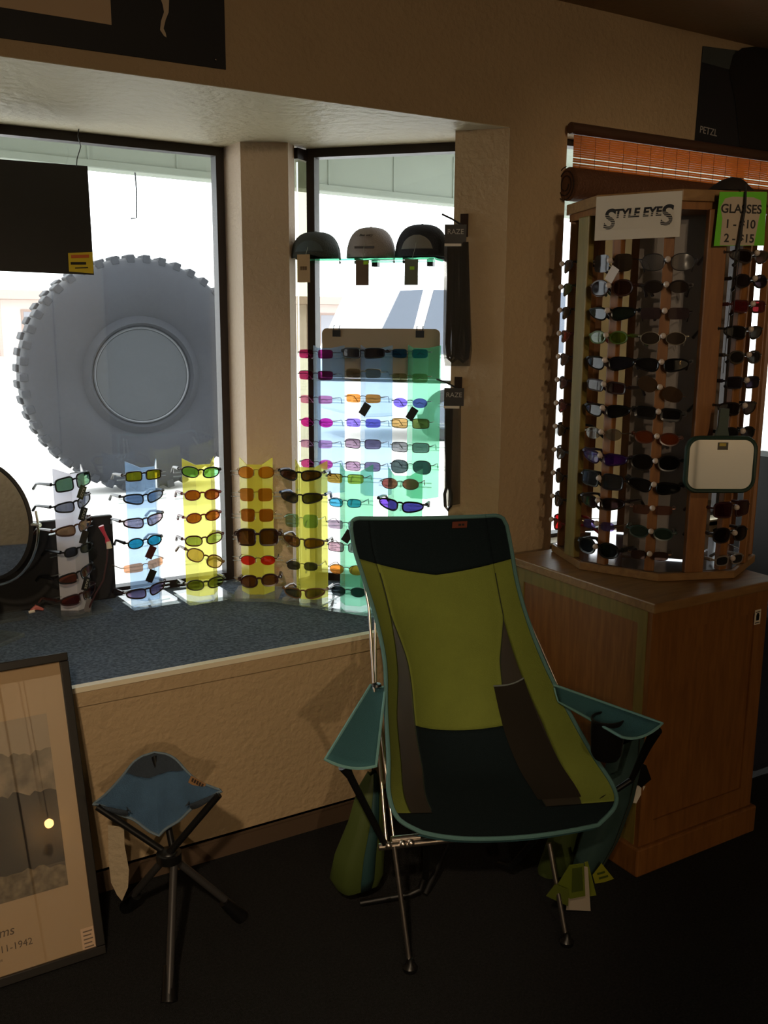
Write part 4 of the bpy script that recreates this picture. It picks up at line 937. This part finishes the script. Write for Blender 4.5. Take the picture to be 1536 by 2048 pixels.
RB = [lambda s: t_top(s), lambda s: 1.34+.17*(1-abs(s))**1.35, lambda s: 4.95, lambda s: 7.75, lambda s: 9.0]; RN = [16, 34, 26, 14]
CN = [9, 9, 26, 9, 9]
pieces = {'headrest': [], 'back_panel': [], 'seat_panel': [], 'left_mesh_panel': [], 'right_mesh_panel': [], 'left_side_strip': [], 'right_side_strip': []}
NT, NS = sum(RN), sum(CN)
def s_at(j, t):
    br_ = [-1, -SE(t), -SC(t), SC(t), SE(t), 1]; k = 0
    while k < 4 and j > CN[k]: j -= CN[k]; k += 1
    return br_[k]+(br_[k+1]-br_[k])*j/CN[k]
def t_at(i, s):
    k = 0
    while k < 3 and i > RN[k]: i -= RN[k]; k += 1
    a_, b_ = RB[k](s), RB[k+1](s); return a_+(b_-a_)*i/RN[k]
pts = []
for i in range(NT+1):
    row = []
    for j in range(NS+1):
        s = s_at(j, t_at(i, -1+2*j/NS))
        for _ in range(3): s = s_at(j, t_at(i, s))
        row.append(sling(s, t_at(i, s)))
    pts.append(row)
def seg(i, N):
    k = 0
    while i >= N[k]: i -= N[k]; k += 1
    return k
for i in range(NT):
    for j in range(NS):
        r_, c_ = seg(i, RN), seg(j, CN)
        if (pts[i][j]-pts[i][j+1]).length < 1e-5 and (pts[i+1][j]-pts[i+1][j+1]).length < 1e-5: continue
        if r_ == 0: k = 'headrest'
        elif r_ == 3: k = 'seat_panel'
        elif c_ in (0, 4): k = 'left_side_strip' if c_ == 0 else 'right_side_strip'
        elif c_ == 2: k = 'back_panel' if r_ == 1 else 'seat_panel'
        else: k = 'left_mesh_panel' if c_ == 1 else 'right_mesh_panel'
        pieces[k].append((i, j))
for k, cells in pieces.items():
    idx = {}; q = MB(); vs = []; fs = []
    for i, j in cells:
        f = []
        for a_, b_ in ((i, j), (i, j+1), (i+1, j+1), (i+1, j)):
            if (a_, b_) not in idx: idx[(a_, b_)] = len(vs); vs.append(pts[a_][b_])
            f.append(idx[(a_, b_)])
        fs.append(tuple(f))
    q.add(vs, fs)
    m_ = dteal if k in ('headrest', 'seat_panel') else lime if k in ('back_panel', 'left_side_strip', 'right_side_strip') else mesh_m
    q.build(k, m_, ch, world=True, smooth=True, solid=.003 if m_ is not mesh_m else 0)
edge = [pts[i][0] for i in range(NT+1)]+[pts[NT][j] for j in range(1, NS+1)]+[pts[i][NS] for i in range(NT-1, -1, -1)]+[pts[0][j] for j in range(NS-1, 0, -1)]
MB().tube(edge, .0055, 8, closed=True).build('edge_binding', bind, ch, world=True, smooth=True)
fro = [pts[NT][j] for j in range(NS+1)]
MB().grid([[p for p in fro], [p+Vector((0, .006, -.012)) for p in fro], [p+Vector((0, .03, -.022)) for p in fro]]).build('front_hem', teal, ch, world=True, smooth=True, solid=.002)
# seams
for sg in (-1, 1):
    q = MB(); pl_ = []
    for i in range(30):
        t = 1.6+(7.6-1.6)*i/29; sc = interp(t, [0, 2.7, 3.6, 5, 6, 7.5, 9], [.76, .76, .62, .53, .50, .52, .55]); pl_.append(sling(sg*sc, t)-Vector((0, .003, 0)))
    q.tube(pl_, .0014, 5); q.build('seam', mat('dark_piping', (40, 48, 34), .8), ch, world=True)
lb_ = sling(.28, .28); A = frame_matrix(cp_(919, 1049, .445), tuple(CR), tuple(Vector((0, 0, 1))-CF*-.12))
lt_ = MB().box(-.021, .021, -.009, .009, 0, .002, A).build('logo_label', mat('rust_label', (104, 46, 28), .6), ch, world=True)
MB().box(-.004, .004, -.003, .003, .002, .0024, A).box(.006, .013, -.003, .003, .002, .0024, A).build('logo_print', matte, lt_, world=True)
# cup / side pocket of mesh on the right wing
pk = [[sling(.48+.30*j/10, 4.1+3.2*i/12)+Vector((0, -.010, .002))-Vector((0, .012*math.sin(PI*j/10)*(1-i/12), 0)) for j in range(11)] for i in range(13)]
MB().grid(pk).build('side_pocket', clear('dark_mesh', (120, 118, 116), .6, .2, .72, (84, 78, 70), f0=0), ch, world=True, smooth=True)
MB().tube(pk[0], .0022, 6).build('pocket_hem', mat('hem_grey', (120, 130, 130), .7), ch, world=True)
# frame
fl, frt = on_z(820, 1932, .012), on_z(1133, 1880, .012)
cbL, cbR = cp_(757, 1694, .055), cp_(850, 1684, .055); dcb = (cbR-cbL).normalized(); cbE = cbL+dcb*.46
alu = mat('polished_aluminium', (225, 215, 208), .3, metal=1)
MB().tube([cbL, cbE], .0085, 12).build('crossbar', alu, ch, world=True, smooth=True)
MB().tube([cbL+Vector((.035, .0, .008)), cbL+Vector((.035, 0, .008))+dcb*.07], .009, 12).build('joint_tube', alu, ch, world=True, smooth=True)
for k in (.02, .055, .075): MB().ball(cbL+dcb*k+Vector((0, -.008, .006)), .009, 8).build('joint_cap', alu, ch, world=True, smooth=True)
lt0 = cp_(788, 1692, .05); rt0 = cp_(1098, 1686, .05)
for a_, b_ in ((lt0, fl), (rt0, frt)):
    lg_ = MB().tube([a_, b_], .0058, 12).build('front_leg', alu, ch, world=True, smooth=True)
    MB().lathe([(.001, 0), (.017, 0), (.018, .010), (.010, .020), (.007, .032), (.001, .032)], 16, Matrix.Translation((b_.x, b_.y, .001)), caps=False).build('foot', black, lg_, world=True, smooth=True)
topL = RL[0]+Vector((.02, .02, -.02)); topR = RRt[0]+Vector((-.03, .05, -.03))
gl = cp_(748, 1372, .27)
MB().tube([cbL+dcb*.02, gl, cp_(738, 1215, .40), topL], .0040, 10).build('back_pole', alu, ch, world=True, smooth=True)
MB().tube([cbL+dcb*.045+Vector((0, .012, 0)), gl+Vector((.012, .012, 0)), cp_(750, 1215, .42), topL+Vector((.01, .01, 0))], .0036, 10).build('back_pole', alu, ch, world=True, smooth=True)
MB().tube([cbE-dcb*.02+Vector((.02, .03, -.02)), cp_(1128, 1400, .40), cp_(1040, 1200, .49), topR], .0040, 10).build('back_pole', alu, ch, world=True, smooth=True)
blk_t = mat('black_tube', (24, 24, 25), .4, metal=.4)
r1 = on_z(850, 1788, .02); r2 = on_z(720, 1806, .012)
MB().tube([cp_(852, 1684, .08), cp_(854, 1720, .13), r1+Vector((0, 0, .05)), r1+Vector((-.012, .004, .016)), r1+Vector((-.04, .012, .006)), r2], .009, 10).build('rear_leg', blk_t, ch, world=True, smooth=True)
MB().tube([cbE-dcb*.04, cbE+Vector((.02, .20, -.22)), cbE+Vector((.02, .25, -.235))], .009, 10).build('rear_leg', blk_t, ch, world=True, smooth=True)
MB().tube([cbL+dcb*.2, cp_(850, 1700, .30)+Vector((.08, 0, -.0)), r1], .007, 8).build('rear_strut', blk_t, ch, world=True, smooth=True)
# left arm rest
def arm_sheet(pl, hem=True, nm='armrest', sag=.012):
    a_, b_, c_, d_ = pl      # back outer, back inner, front inner, front outer
    G = []
    for i in range(13):
        f = i/12; row = []
        for j in range(9):
            u = j/8; p = (a_*(1-f)+d_*f)*(1-u)+(b_*(1-f)+c_*f)*u; p = p+Vector((0, 0, -sag*4*u*(1-u)*(.3+f)*.8)); row.append(p)
        G.append(row)
    o = MB().grid(G).build(nm, teal, ch, world=True, smooth=True, solid=.003)
    e_ = [r[0] for r in G]+G[-1][1:]+[r[-1] for r in G[-2::-1]]+G[0][-2:0:-1]
    MB().tube(e_, .0036, 6, closed=True).build('armrest_trim', mat('pale_teal_trim', (112, 160, 160), .8), o, world=True, smooth=True)
    return o
arm_sheet([cp_(741, 1370, .29), cp_(771, 1374, .27), cp_(752, 1532, .0), cp_(650, 1519, -.02)])
MB().lathe([(.001, .006), (.011, .005), (.013, 0), (.001, 0)], 16, Matrix.Translation(gl+Vector((.004, -.006, .002))), caps=False).build('grommet', black, ch, world=True, smooth=True)
fs_ = cp_(692, 1532, .0)
MB().tube([fs_+Vector((0, .01, -.004)), cp_(700, 1552, .01), cbL+dcb*.012+Vector((0, -.004, .01))], [.014, .009, .008], 10).build('arm_strut', blk_t, ch, world=True, smooth=True)
# right arm rest with cup holder
arm_sheet([cp_(1108, 1370, .26), cp_(1118, 1404, .24), cp_(1243, 1474, -.03), cp_(1325, 1447, -.03)][::1], sag=.016)
MB().tube([cp_(1313, 1460, -.02), cp_(1296, 1490, .01), cp_(1262, 1560, .06), cbE], [.014, .011, .008, .008], 10).build('arm_strut', blk_t, ch, world=True, smooth=True)
cc = cp_(1216, 1440, .07)
q = MB().tube([cc+Vector((.042*math.cos(a), .036*math.sin(a), .004)) for a in [2*PI*i/28 for i in range(28)]], .0035, 8, closed=True)
cup = q.build('cup_holder_ring', black, ch, world=True, smooth=True)
MB().lathe([(.040, .002), (.041, -.03), (.038, -.085), (.030, -.100), (.001, -.102)], 24, Matrix.Translation(cc), caps=False).build('cup_holder_pouch', clear('black_mesh', (60, 60, 60), .6, .2, .8, (44, 44, 44), f0=0), ch, world=True, smooth=True)

# carry bags hanging behind the arms
def sack(label, name, secs, m, band=None, group=None):
    """secs: list of (centre Vector, rx, ry)"""
    t = thing(name, label, 'bag', tuple(secs[-1][0]))
    G = []
    for c, rx, ry in secs:
        G.append([c+Vector((rx*math.cos(a)*(1+.06*math.sin(5*a)), ry*math.sin(a), .004*math.sin(3*a))) for a in [2*PI*i/24 for i in range(25)]])
    G.append([secs[-1][0]+Vector((0, 0, -.01))]*25)
    MB().grid(G).build('sack', m, t, world=True, smooth=True)
    return t, G
lg1 = mat('olive_lime_nylon', (66, 80, 32), .6); 
S_ = [(cp_(745, 1545, .26), .012, .012), (cp_(742, 1575, .26), .035, .025), (cp_(735, 1640, .26), .052, .035), (cp_(722, 1700, .27), .070, .045), (cp_(716, 1745, .28), .076, .05), (cp_(716, 1768, .29), .060, .042)]
t, G = sack('olive-green stuff sack with a teal stripe hanging behind the left armrest', 'stuff_sack', S_, lg1)
MB().grid([[r[j]+Vector((0, -.0022, 0)) for j in (17, 18, 19)] for r in G[:-1]]).build('stripe', mat('teal_nylon', (34, 66, 68), .6), t, world=True, smooth=True, solid=.001)
MB().tube([cp_(745, 1545, .26), cp_(745, 1500, .24), cp_(748, 1420, .2)], .002, 6).build('drawcord', black, t, world=True)
tn2 = mat('grey_teal_nylon', (48, 72, 70), .65)
S2_ = [(cp_(1262, 1478, .16), .050, .015), (cp_(1250, 1520, .18), .058, .03), (cp_(1228, 1600, .2), .062, .038), (cp_(1198, 1680, .22), .060, .04), (cp_(1172, 1740, .24), .046, .032), (cp_(1168, 1775, .26), .02, .02)]
t, G = sack('grey-teal fabric chair bag drooping below the cup holder beside the cabinet', 'chair_bag', S2_, tn2)
MB().tube([G[i][19]+Vector((0, -.004, 0)) for i in range(len(G)-1)], .0016, 5).build('seam', mat('dark_piping', (40, 48, 34), .8), t, world=True)
S3_ = [(cp_(1180, 1500, .24), .02, .012), (cp_(1165, 1560, .26), .040, .025), (cp_(1130, 1680, .28), .056, .036), (cp_(1108, 1735, .29), .050, .036), (cp_(1104, 1762, .30), .036, .026)]
sack('olive-lime stuff sack on the floor side under the right of the seat', 'stuff_sack', S3_, lg1)
tp_ = cp_(1290, 1568, .2)
t = thing('luggage_tag', 'small black and white tag poking out behind the grey-teal bag', 'tag', tuple(tp_))
MB().slab([cp_(x, y, .22) for x, y in ((1270, 1520), (1292, 1530), (1302, 1558), (1282, 1575), (1266, 1560))], CF, .002).build('black_flap', black, t, world=True)
MB().slab([cp_(x, y, .225) for x, y in ((1262, 1570), (1290, 1572), (1272, 1606), (1258, 1604))], CF, .002).build('white_flap', paper, t, world=True)
# hang tags standing on the floor against the bag
def crop_(x, y): return 1000+x/2.731, 1100+y/2.731
def card(label, poly, col, dv, prints=()):
    fx, fy = crop_(*max(poly, key=lambda p: p[1])); g0 = on_z(fx, fy, .002); v0 = (g0-CO).dot(-CF)-dv*0
    ln_ = (CF+Vector((0, 0, -.45))).normalized()     # leaning back a little
    p0 = g0-CF*dv+Vector((0, 0, 0))
    pp_ = [on_plane(*crop_(x, y), tuple(p0), tuple(ln_)) for x, y in poly]
    t = thing('hang_tag', label, 'tag', tuple(on_plane(fx, fy, tuple(p0), tuple(ln_))), group='swing tags by the chair bag')
    c = MB().slab(pp_, -ln_, .001).build('card', mat('tag_%s' % col[0], col[1], .6), t, world=True)
    for pr_ in prints:
        MB().slab([on_plane(*crop_(x, y), tuple(p0+ln_*.0012), tuple(ln_)) for x, y in pr_], -ln_, .0006).build('print', mat('print_olive', (70, 84, 22), .6), c, world=True)
card('white hang tag standing behind the lime ones, lower corner showing', [(455, 1728), (480, 1733), (495, 1972), (362, 1966), (380, 1740)], ('white', (190, 178, 160)), .0)
card('lime hang tag with a darker square, largest and nearest of the tags', [(380, 1722), (458, 1712), (466, 1890), (384, 1906), (300, 1852)], ('lime', (104, 118, 30)), -.075, [[(395, 1740), (448, 1733), (455, 1860), (392, 1872)]])
card('tall lime hang tag slanting right behind the white one', [(462, 1706), (480, 1702), (533, 1912), (490, 1916)], ('lime_pale', (124, 134, 36)), .02)
card('small lime hang tag fanned out to the left behind the chair leg', [(302, 1826), (376, 1856), (372, 1946), (252, 1890)], ('lime_dull', (92, 104, 30)), -.06)
card('yellow hang tag with dark marks, rightmost of the tags', [(555, 1712), (622, 1796), (522, 1832), (506, 1776)], ('yellow', (150, 150, 34)), .01, [[(530, 1766), (572, 1754), (574, 1764), (532, 1776)], [(540, 1790), (590, 1776), (592, 1786), (542, 1800)]])

# ------------------------------------------------------------------ folding tripod stool
f1, f2, f3 = on_z(338, 2014, .0), on_z(488, 1838, .0), on_z(250, 1818, .0)
st = thing('tripod_stool', 'small blue denim-seated folding tripod stool with grey legs by the wall', 'stool', ((f1.x+f2.x+f3.x)/3, (f1.y+f2.y+f3.y)/3, 0))
hub_ = Vector(on_plane(338, 1712, ((f1.x+f2.x+f3.x)/3, (f1.y+f2.y+f3.y)/3, 0), (-.5, -.85, 0)))
cK = on_plane(308, 1505, (.665, 2.235, 0), (-.3, -.95, 0)); cL = on_plane(186, 1608, (.486, 2.149, 0), (-.5, -.85, 0)); cR = on_plane(444, 1582, (.79, 1.97, 0), (-.5, -.85, 0))
tub = mat('grey_tube', (74, 72, 72), .4, metal=.5)
for f_, c_ in ((f1, cK), (f2, cL), (f3, cR)):
    o_ = (hub_-f_).cross(Vector((0, 0, 1))).normalized()*.012
    tp__ = c_+(hub_-c_).normalized()*.012
    l_ = MB().tube([Vector((f_.x, f_.y, .012)), hub_+o_], .0095, 12).build('leg', tub, st, world=True, smooth=True)
    MB().tube([hub_+o_, tp__], .0085, 12).build('upper_leg', blk_t, l_, world=True, smooth=True)
    d_ = (hub_-f_).normalized(); MB().tube([Vector((f_.x, f_.y, .0))+d_*.010, Vector((f_.x, f_.y, 0))+d_*.085], [.019, .013], 12).build('foot', black, l_, world=True, smooth=True)
MB().ball(hub_, .026, 10, .8).build('hub', black, st, world=True, smooth=True)
MB().lathe([(.001, -.014), (.030, -.012), (.030, .010), (.001, .012)], 20, Matrix.Translation(hub_), caps=False).build('hub_collar', black, st, world=True, smooth=True)
den = mat('blue_denim', (62, 92, 122), .9, bump=.4, bscale=300, var=.10, vscale=25); den2 = mat('navy_pocket', (44, 54, 66), .9, bump=.4, bscale=300)
def seatg(a_, u):
    base_ = cL*(1-u)+cR*u; e_ = .26*a_*(math.sqrt(max(0, 1-((a_-.8)/.2)**2)) if a_ > .8 else 1)
    p = cK*a_+base_*(1-a_)+(cR-cL)*(u-.5)*e_
    bow = 4*u*(1-u)
    vee = (1-abs(2*u-1))**1.15
    sag = .112*vee*(1-a_)**1.8 + .030*math.sin(PI*a_)*(1-bow)*.6 + .025*math.sin(PI*a_)*bow
    fold = .006*math.sin(9*u+3*a_)*math.sin(PI*a_)+.004*math.sin(26*(u-.3*a_))*(1-a_)*bow
    return p+Vector((0, 0, -sag+fold))+CF*(-.02*bow*(1-a_))
NA, NU = 26, 26
G = [[seatg(i/NA*.9999, j/NU) for j in range(NU+1)] for i in range(NA+1)]
MB().grid(G[:19]).build('seat', den, st, world=True, smooth=True, solid=.003)
MB().grid(G[18:]).build('corner_pocket', den2, st, world=True, smooth=True, solid=.004)
ed_ = G[0]+[r[-1] for r in G[1:]]+[r[0] for r in G[-2:0:-1]]
MB().tube(ed_, .0035, 6, closed=True).build('seat_trim', mat('pale_denim_trim', (104, 122, 136), .9), st, world=True, smooth=True)
# side flaps under the two front corners
for c_, nm, o2 in ((cL, 'corner_sleeve', cR), (cR, 'corner_sleeve', cL)):
    u_ = (o2-c_).normalized(); w_ = (hub_-c_).normalized()
    G = [[c_+u_*.09*f+Vector((0, 0, -.030*f)), c_+u_*.075*f+w_*(.006+.045*math.sin(PI*min(1, f*1.0))*.9)+Vector((0, 0, -.012*f))] for f in [i/8 for i in range(9)]]
    MB().grid(G).build(nm, den2, st, world=True, smooth=True, solid=.003)
A = frame_matrix(seatg(.42, .985)+Vector((-.004, -.008, .002)), tuple((cR-cK).normalized()), (.3, .5, .8))
lbm = MB().box(-.028, .028, -.010, .008, 0, .002, A).build('brand_label', mat('tan_label', (140, 104, 66), .7), st, world=True)
q = MB()
for k in range(5): q.box(-.020+k*.009, -.014+k*.009, -.004, .005, .002, .0026, A)
q.build('label_print', mat('label_brown', (50, 36, 26), .8), lbm, world=True)
wt_ = [on_plane(x, y, (cL.x+.03, cL.y, 0), (-.4, -.9, 0)) for x, y in ((216, 1650), (248, 1655), (249, 1690), (258, 1740), (256, 1775), (244, 1802), (234, 1790), (222, 1765), (217, 1720))]
wl_ = thing('care_label', 'long white cloth care label hanging from the stool seat', 'label', tuple(wt_[0]))
MB().slab(wt_, (.4, .9, 0), .001).build('cloth', mat('cloth_white', (165, 150, 125), .9, bump=.5), wl_, world=True)

# ------------------------------------------------------------------ framed picture leaning on the wall
BR = on_z(212, 1905, 0.001); TRp = on_y(130, 1305, 2.33); Hv = Vector((0, TRp.y-BR.y, TRp.z)); HP = Hv.length; up = Hv.normalized()
pf = thing('framed_picture', 'large black-framed mountain photograph with beige mat leaning against the wall', 'picture', tuple(BR))
A = Matrix((Vector((1, 0, 0)), up, Vector((1, 0, 0)).cross(up))).transposed().to_4x4(); A.translation = BR
AI = A.inverted()
def pic(px, py, o=0):
    p = on_plane(px, py, tuple(BR+A.to_3x3()@Vector((0, 0, o))), tuple(A.to_3x3()@Vector((0, 0, 1)))); return AI@p
WL = -.62; bw = .021
q = MB(); q.box(WL, 0, 0, bw, -.018, .008, A); q.box(WL, 0, HP-bw, HP, -.018, .008, A); q.box(-bw, 0, bw, HP-bw, -.018, .008, A); q.box(WL, WL+bw, bw, HP-bw, -.018, .008, A)
q.build('frame', mat('black_frame', (18, 16, 15), .35), pf, world=True, bevel=.002)
MB().box(WL+bw, -bw, bw, HP-bw, -.016, -.006, A).build('backing', matte, pf, world=True)
mt_ = MB().box(WL+bw, -bw, bw, HP-bw, -.006, -.003, A).build('mat_board', mat('beige_mat', (172, 146, 112), .8), pf, world=True)
c1, c2 = pic(89, 1427, -.003), pic(140, 1768, -.003)
px1 = (c1.x+c2.x)/2; py1 = c1.y; py0 = c2.y; px0 = WL-px1
PM = mat('print_base', (70, 62, 52), .7); PMs = mat('print_sky', (150, 132, 108), .7, var=.05, vscale=3); PMg = mat('print_snow', (120, 106, 86), .8, var=.55, vscale=22); PMh = mat('print_hill', (30, 26, 22), .8, var=.3, vscale=14); PMb = mat('print_bush', (108, 94, 72), .8, var=.5, vscale=60)
pr = MB().box(px0, px1, py0, py1, -.003, -.0024, A).build('print', PM, pf, world=True)
Hp = py1-py0; Wp = px1-px0; Yf = lambda f: py0+Hp*f
rnd = random.Random(3)
def ridge(f0, amp, seed, slope=0, n=40):
    r_ = random.Random(seed); out = []
    for i in range(n+1):
        u = i/n; out.append((px0+Wp*u, Yf(f0+slope*(u-.5)+amp*math.sin(u*7+seed)*.5+amp*.35*r_.uniform(-1, 1))))
    return out
def layer(nm, lo, hi, m_, d):
    n_ = len(lo); MB().add([A@Vector((x, y, d)) for x, y in lo]+[A@Vector((x, y, d)) for x, y in hi], [(i, i+1, n_+i+1, n_+i) for i in range(n_-1)]).build(nm, m_, pr, world=True, solid=.0001)
flat_ = lambda f: [(px0+Wp*i/40, Yf(f)) for i in range(41)]
layer('picture_sky', flat_(.70), flat_(1.0), PMs, -.0022)
layer('picture_ridge', flat_(.45), ridge(.86, .05, 5, -.12), PMg, -.0020)
layer('picture_hill', flat_(.62), [(x, y-(.10*Hp if x > px1-.07 else 0)*min(1, (x-(px1-.07))/.07)) for x, y in ridge(.86, .03, 2, -.1)], PMh, -.00195) if False else None
layer('picture_slope', ridge(.56, .04, 8), ridge(.78, .02, 6), PMg, -.0018)
layer('picture_valley', flat_(.14), ridge(.58, .06, 4), PMh, -.0016)
layer('picture_meadow', flat_(0), ridge(.13, .04, 9), PMb, -.0014)
for tx, x, y, sz in (('ms', 29, 1866, .030), ('11-1942', 66, 1886, .022), ('cs', 6, 1922, .010)):
    p = pic(x, y, -.003)
    lettering('caption', tx, sz, A@Matrix.Translation((p.x, p.y+sz*.25, -.0028)), mat('caption_ink', (70, 52, 36), .7), mt_, .0002, shear=.2 if tx == 'ms' else 0, align='RIGHT')
p = pic(178, 1880, -.003); q = MB()
for k in range(5): q.box(p.x-.012, p.x+.010-.003*(k % 2), p.y-.016+k*.009, p.y-.013+k*.009, -.0028, -.0024, A)
MB().box(p.x-.017, p.x+.014, p.y-.021, p.y+.030, -.003, -.0027, A).build('barcode_sticker', mat('sticker_pink', (205, 172, 140), .6), mt_, world=True); q.build('barcode_print', mat('faded_print', (100, 80, 64), .7), mt_, world=True)
MB().box(WL+bw, -bw, bw, HP-bw, .001, .003, A).build('glazing', clear('picture_glass', (252, 252, 252), .01, 1), pf, world=True)
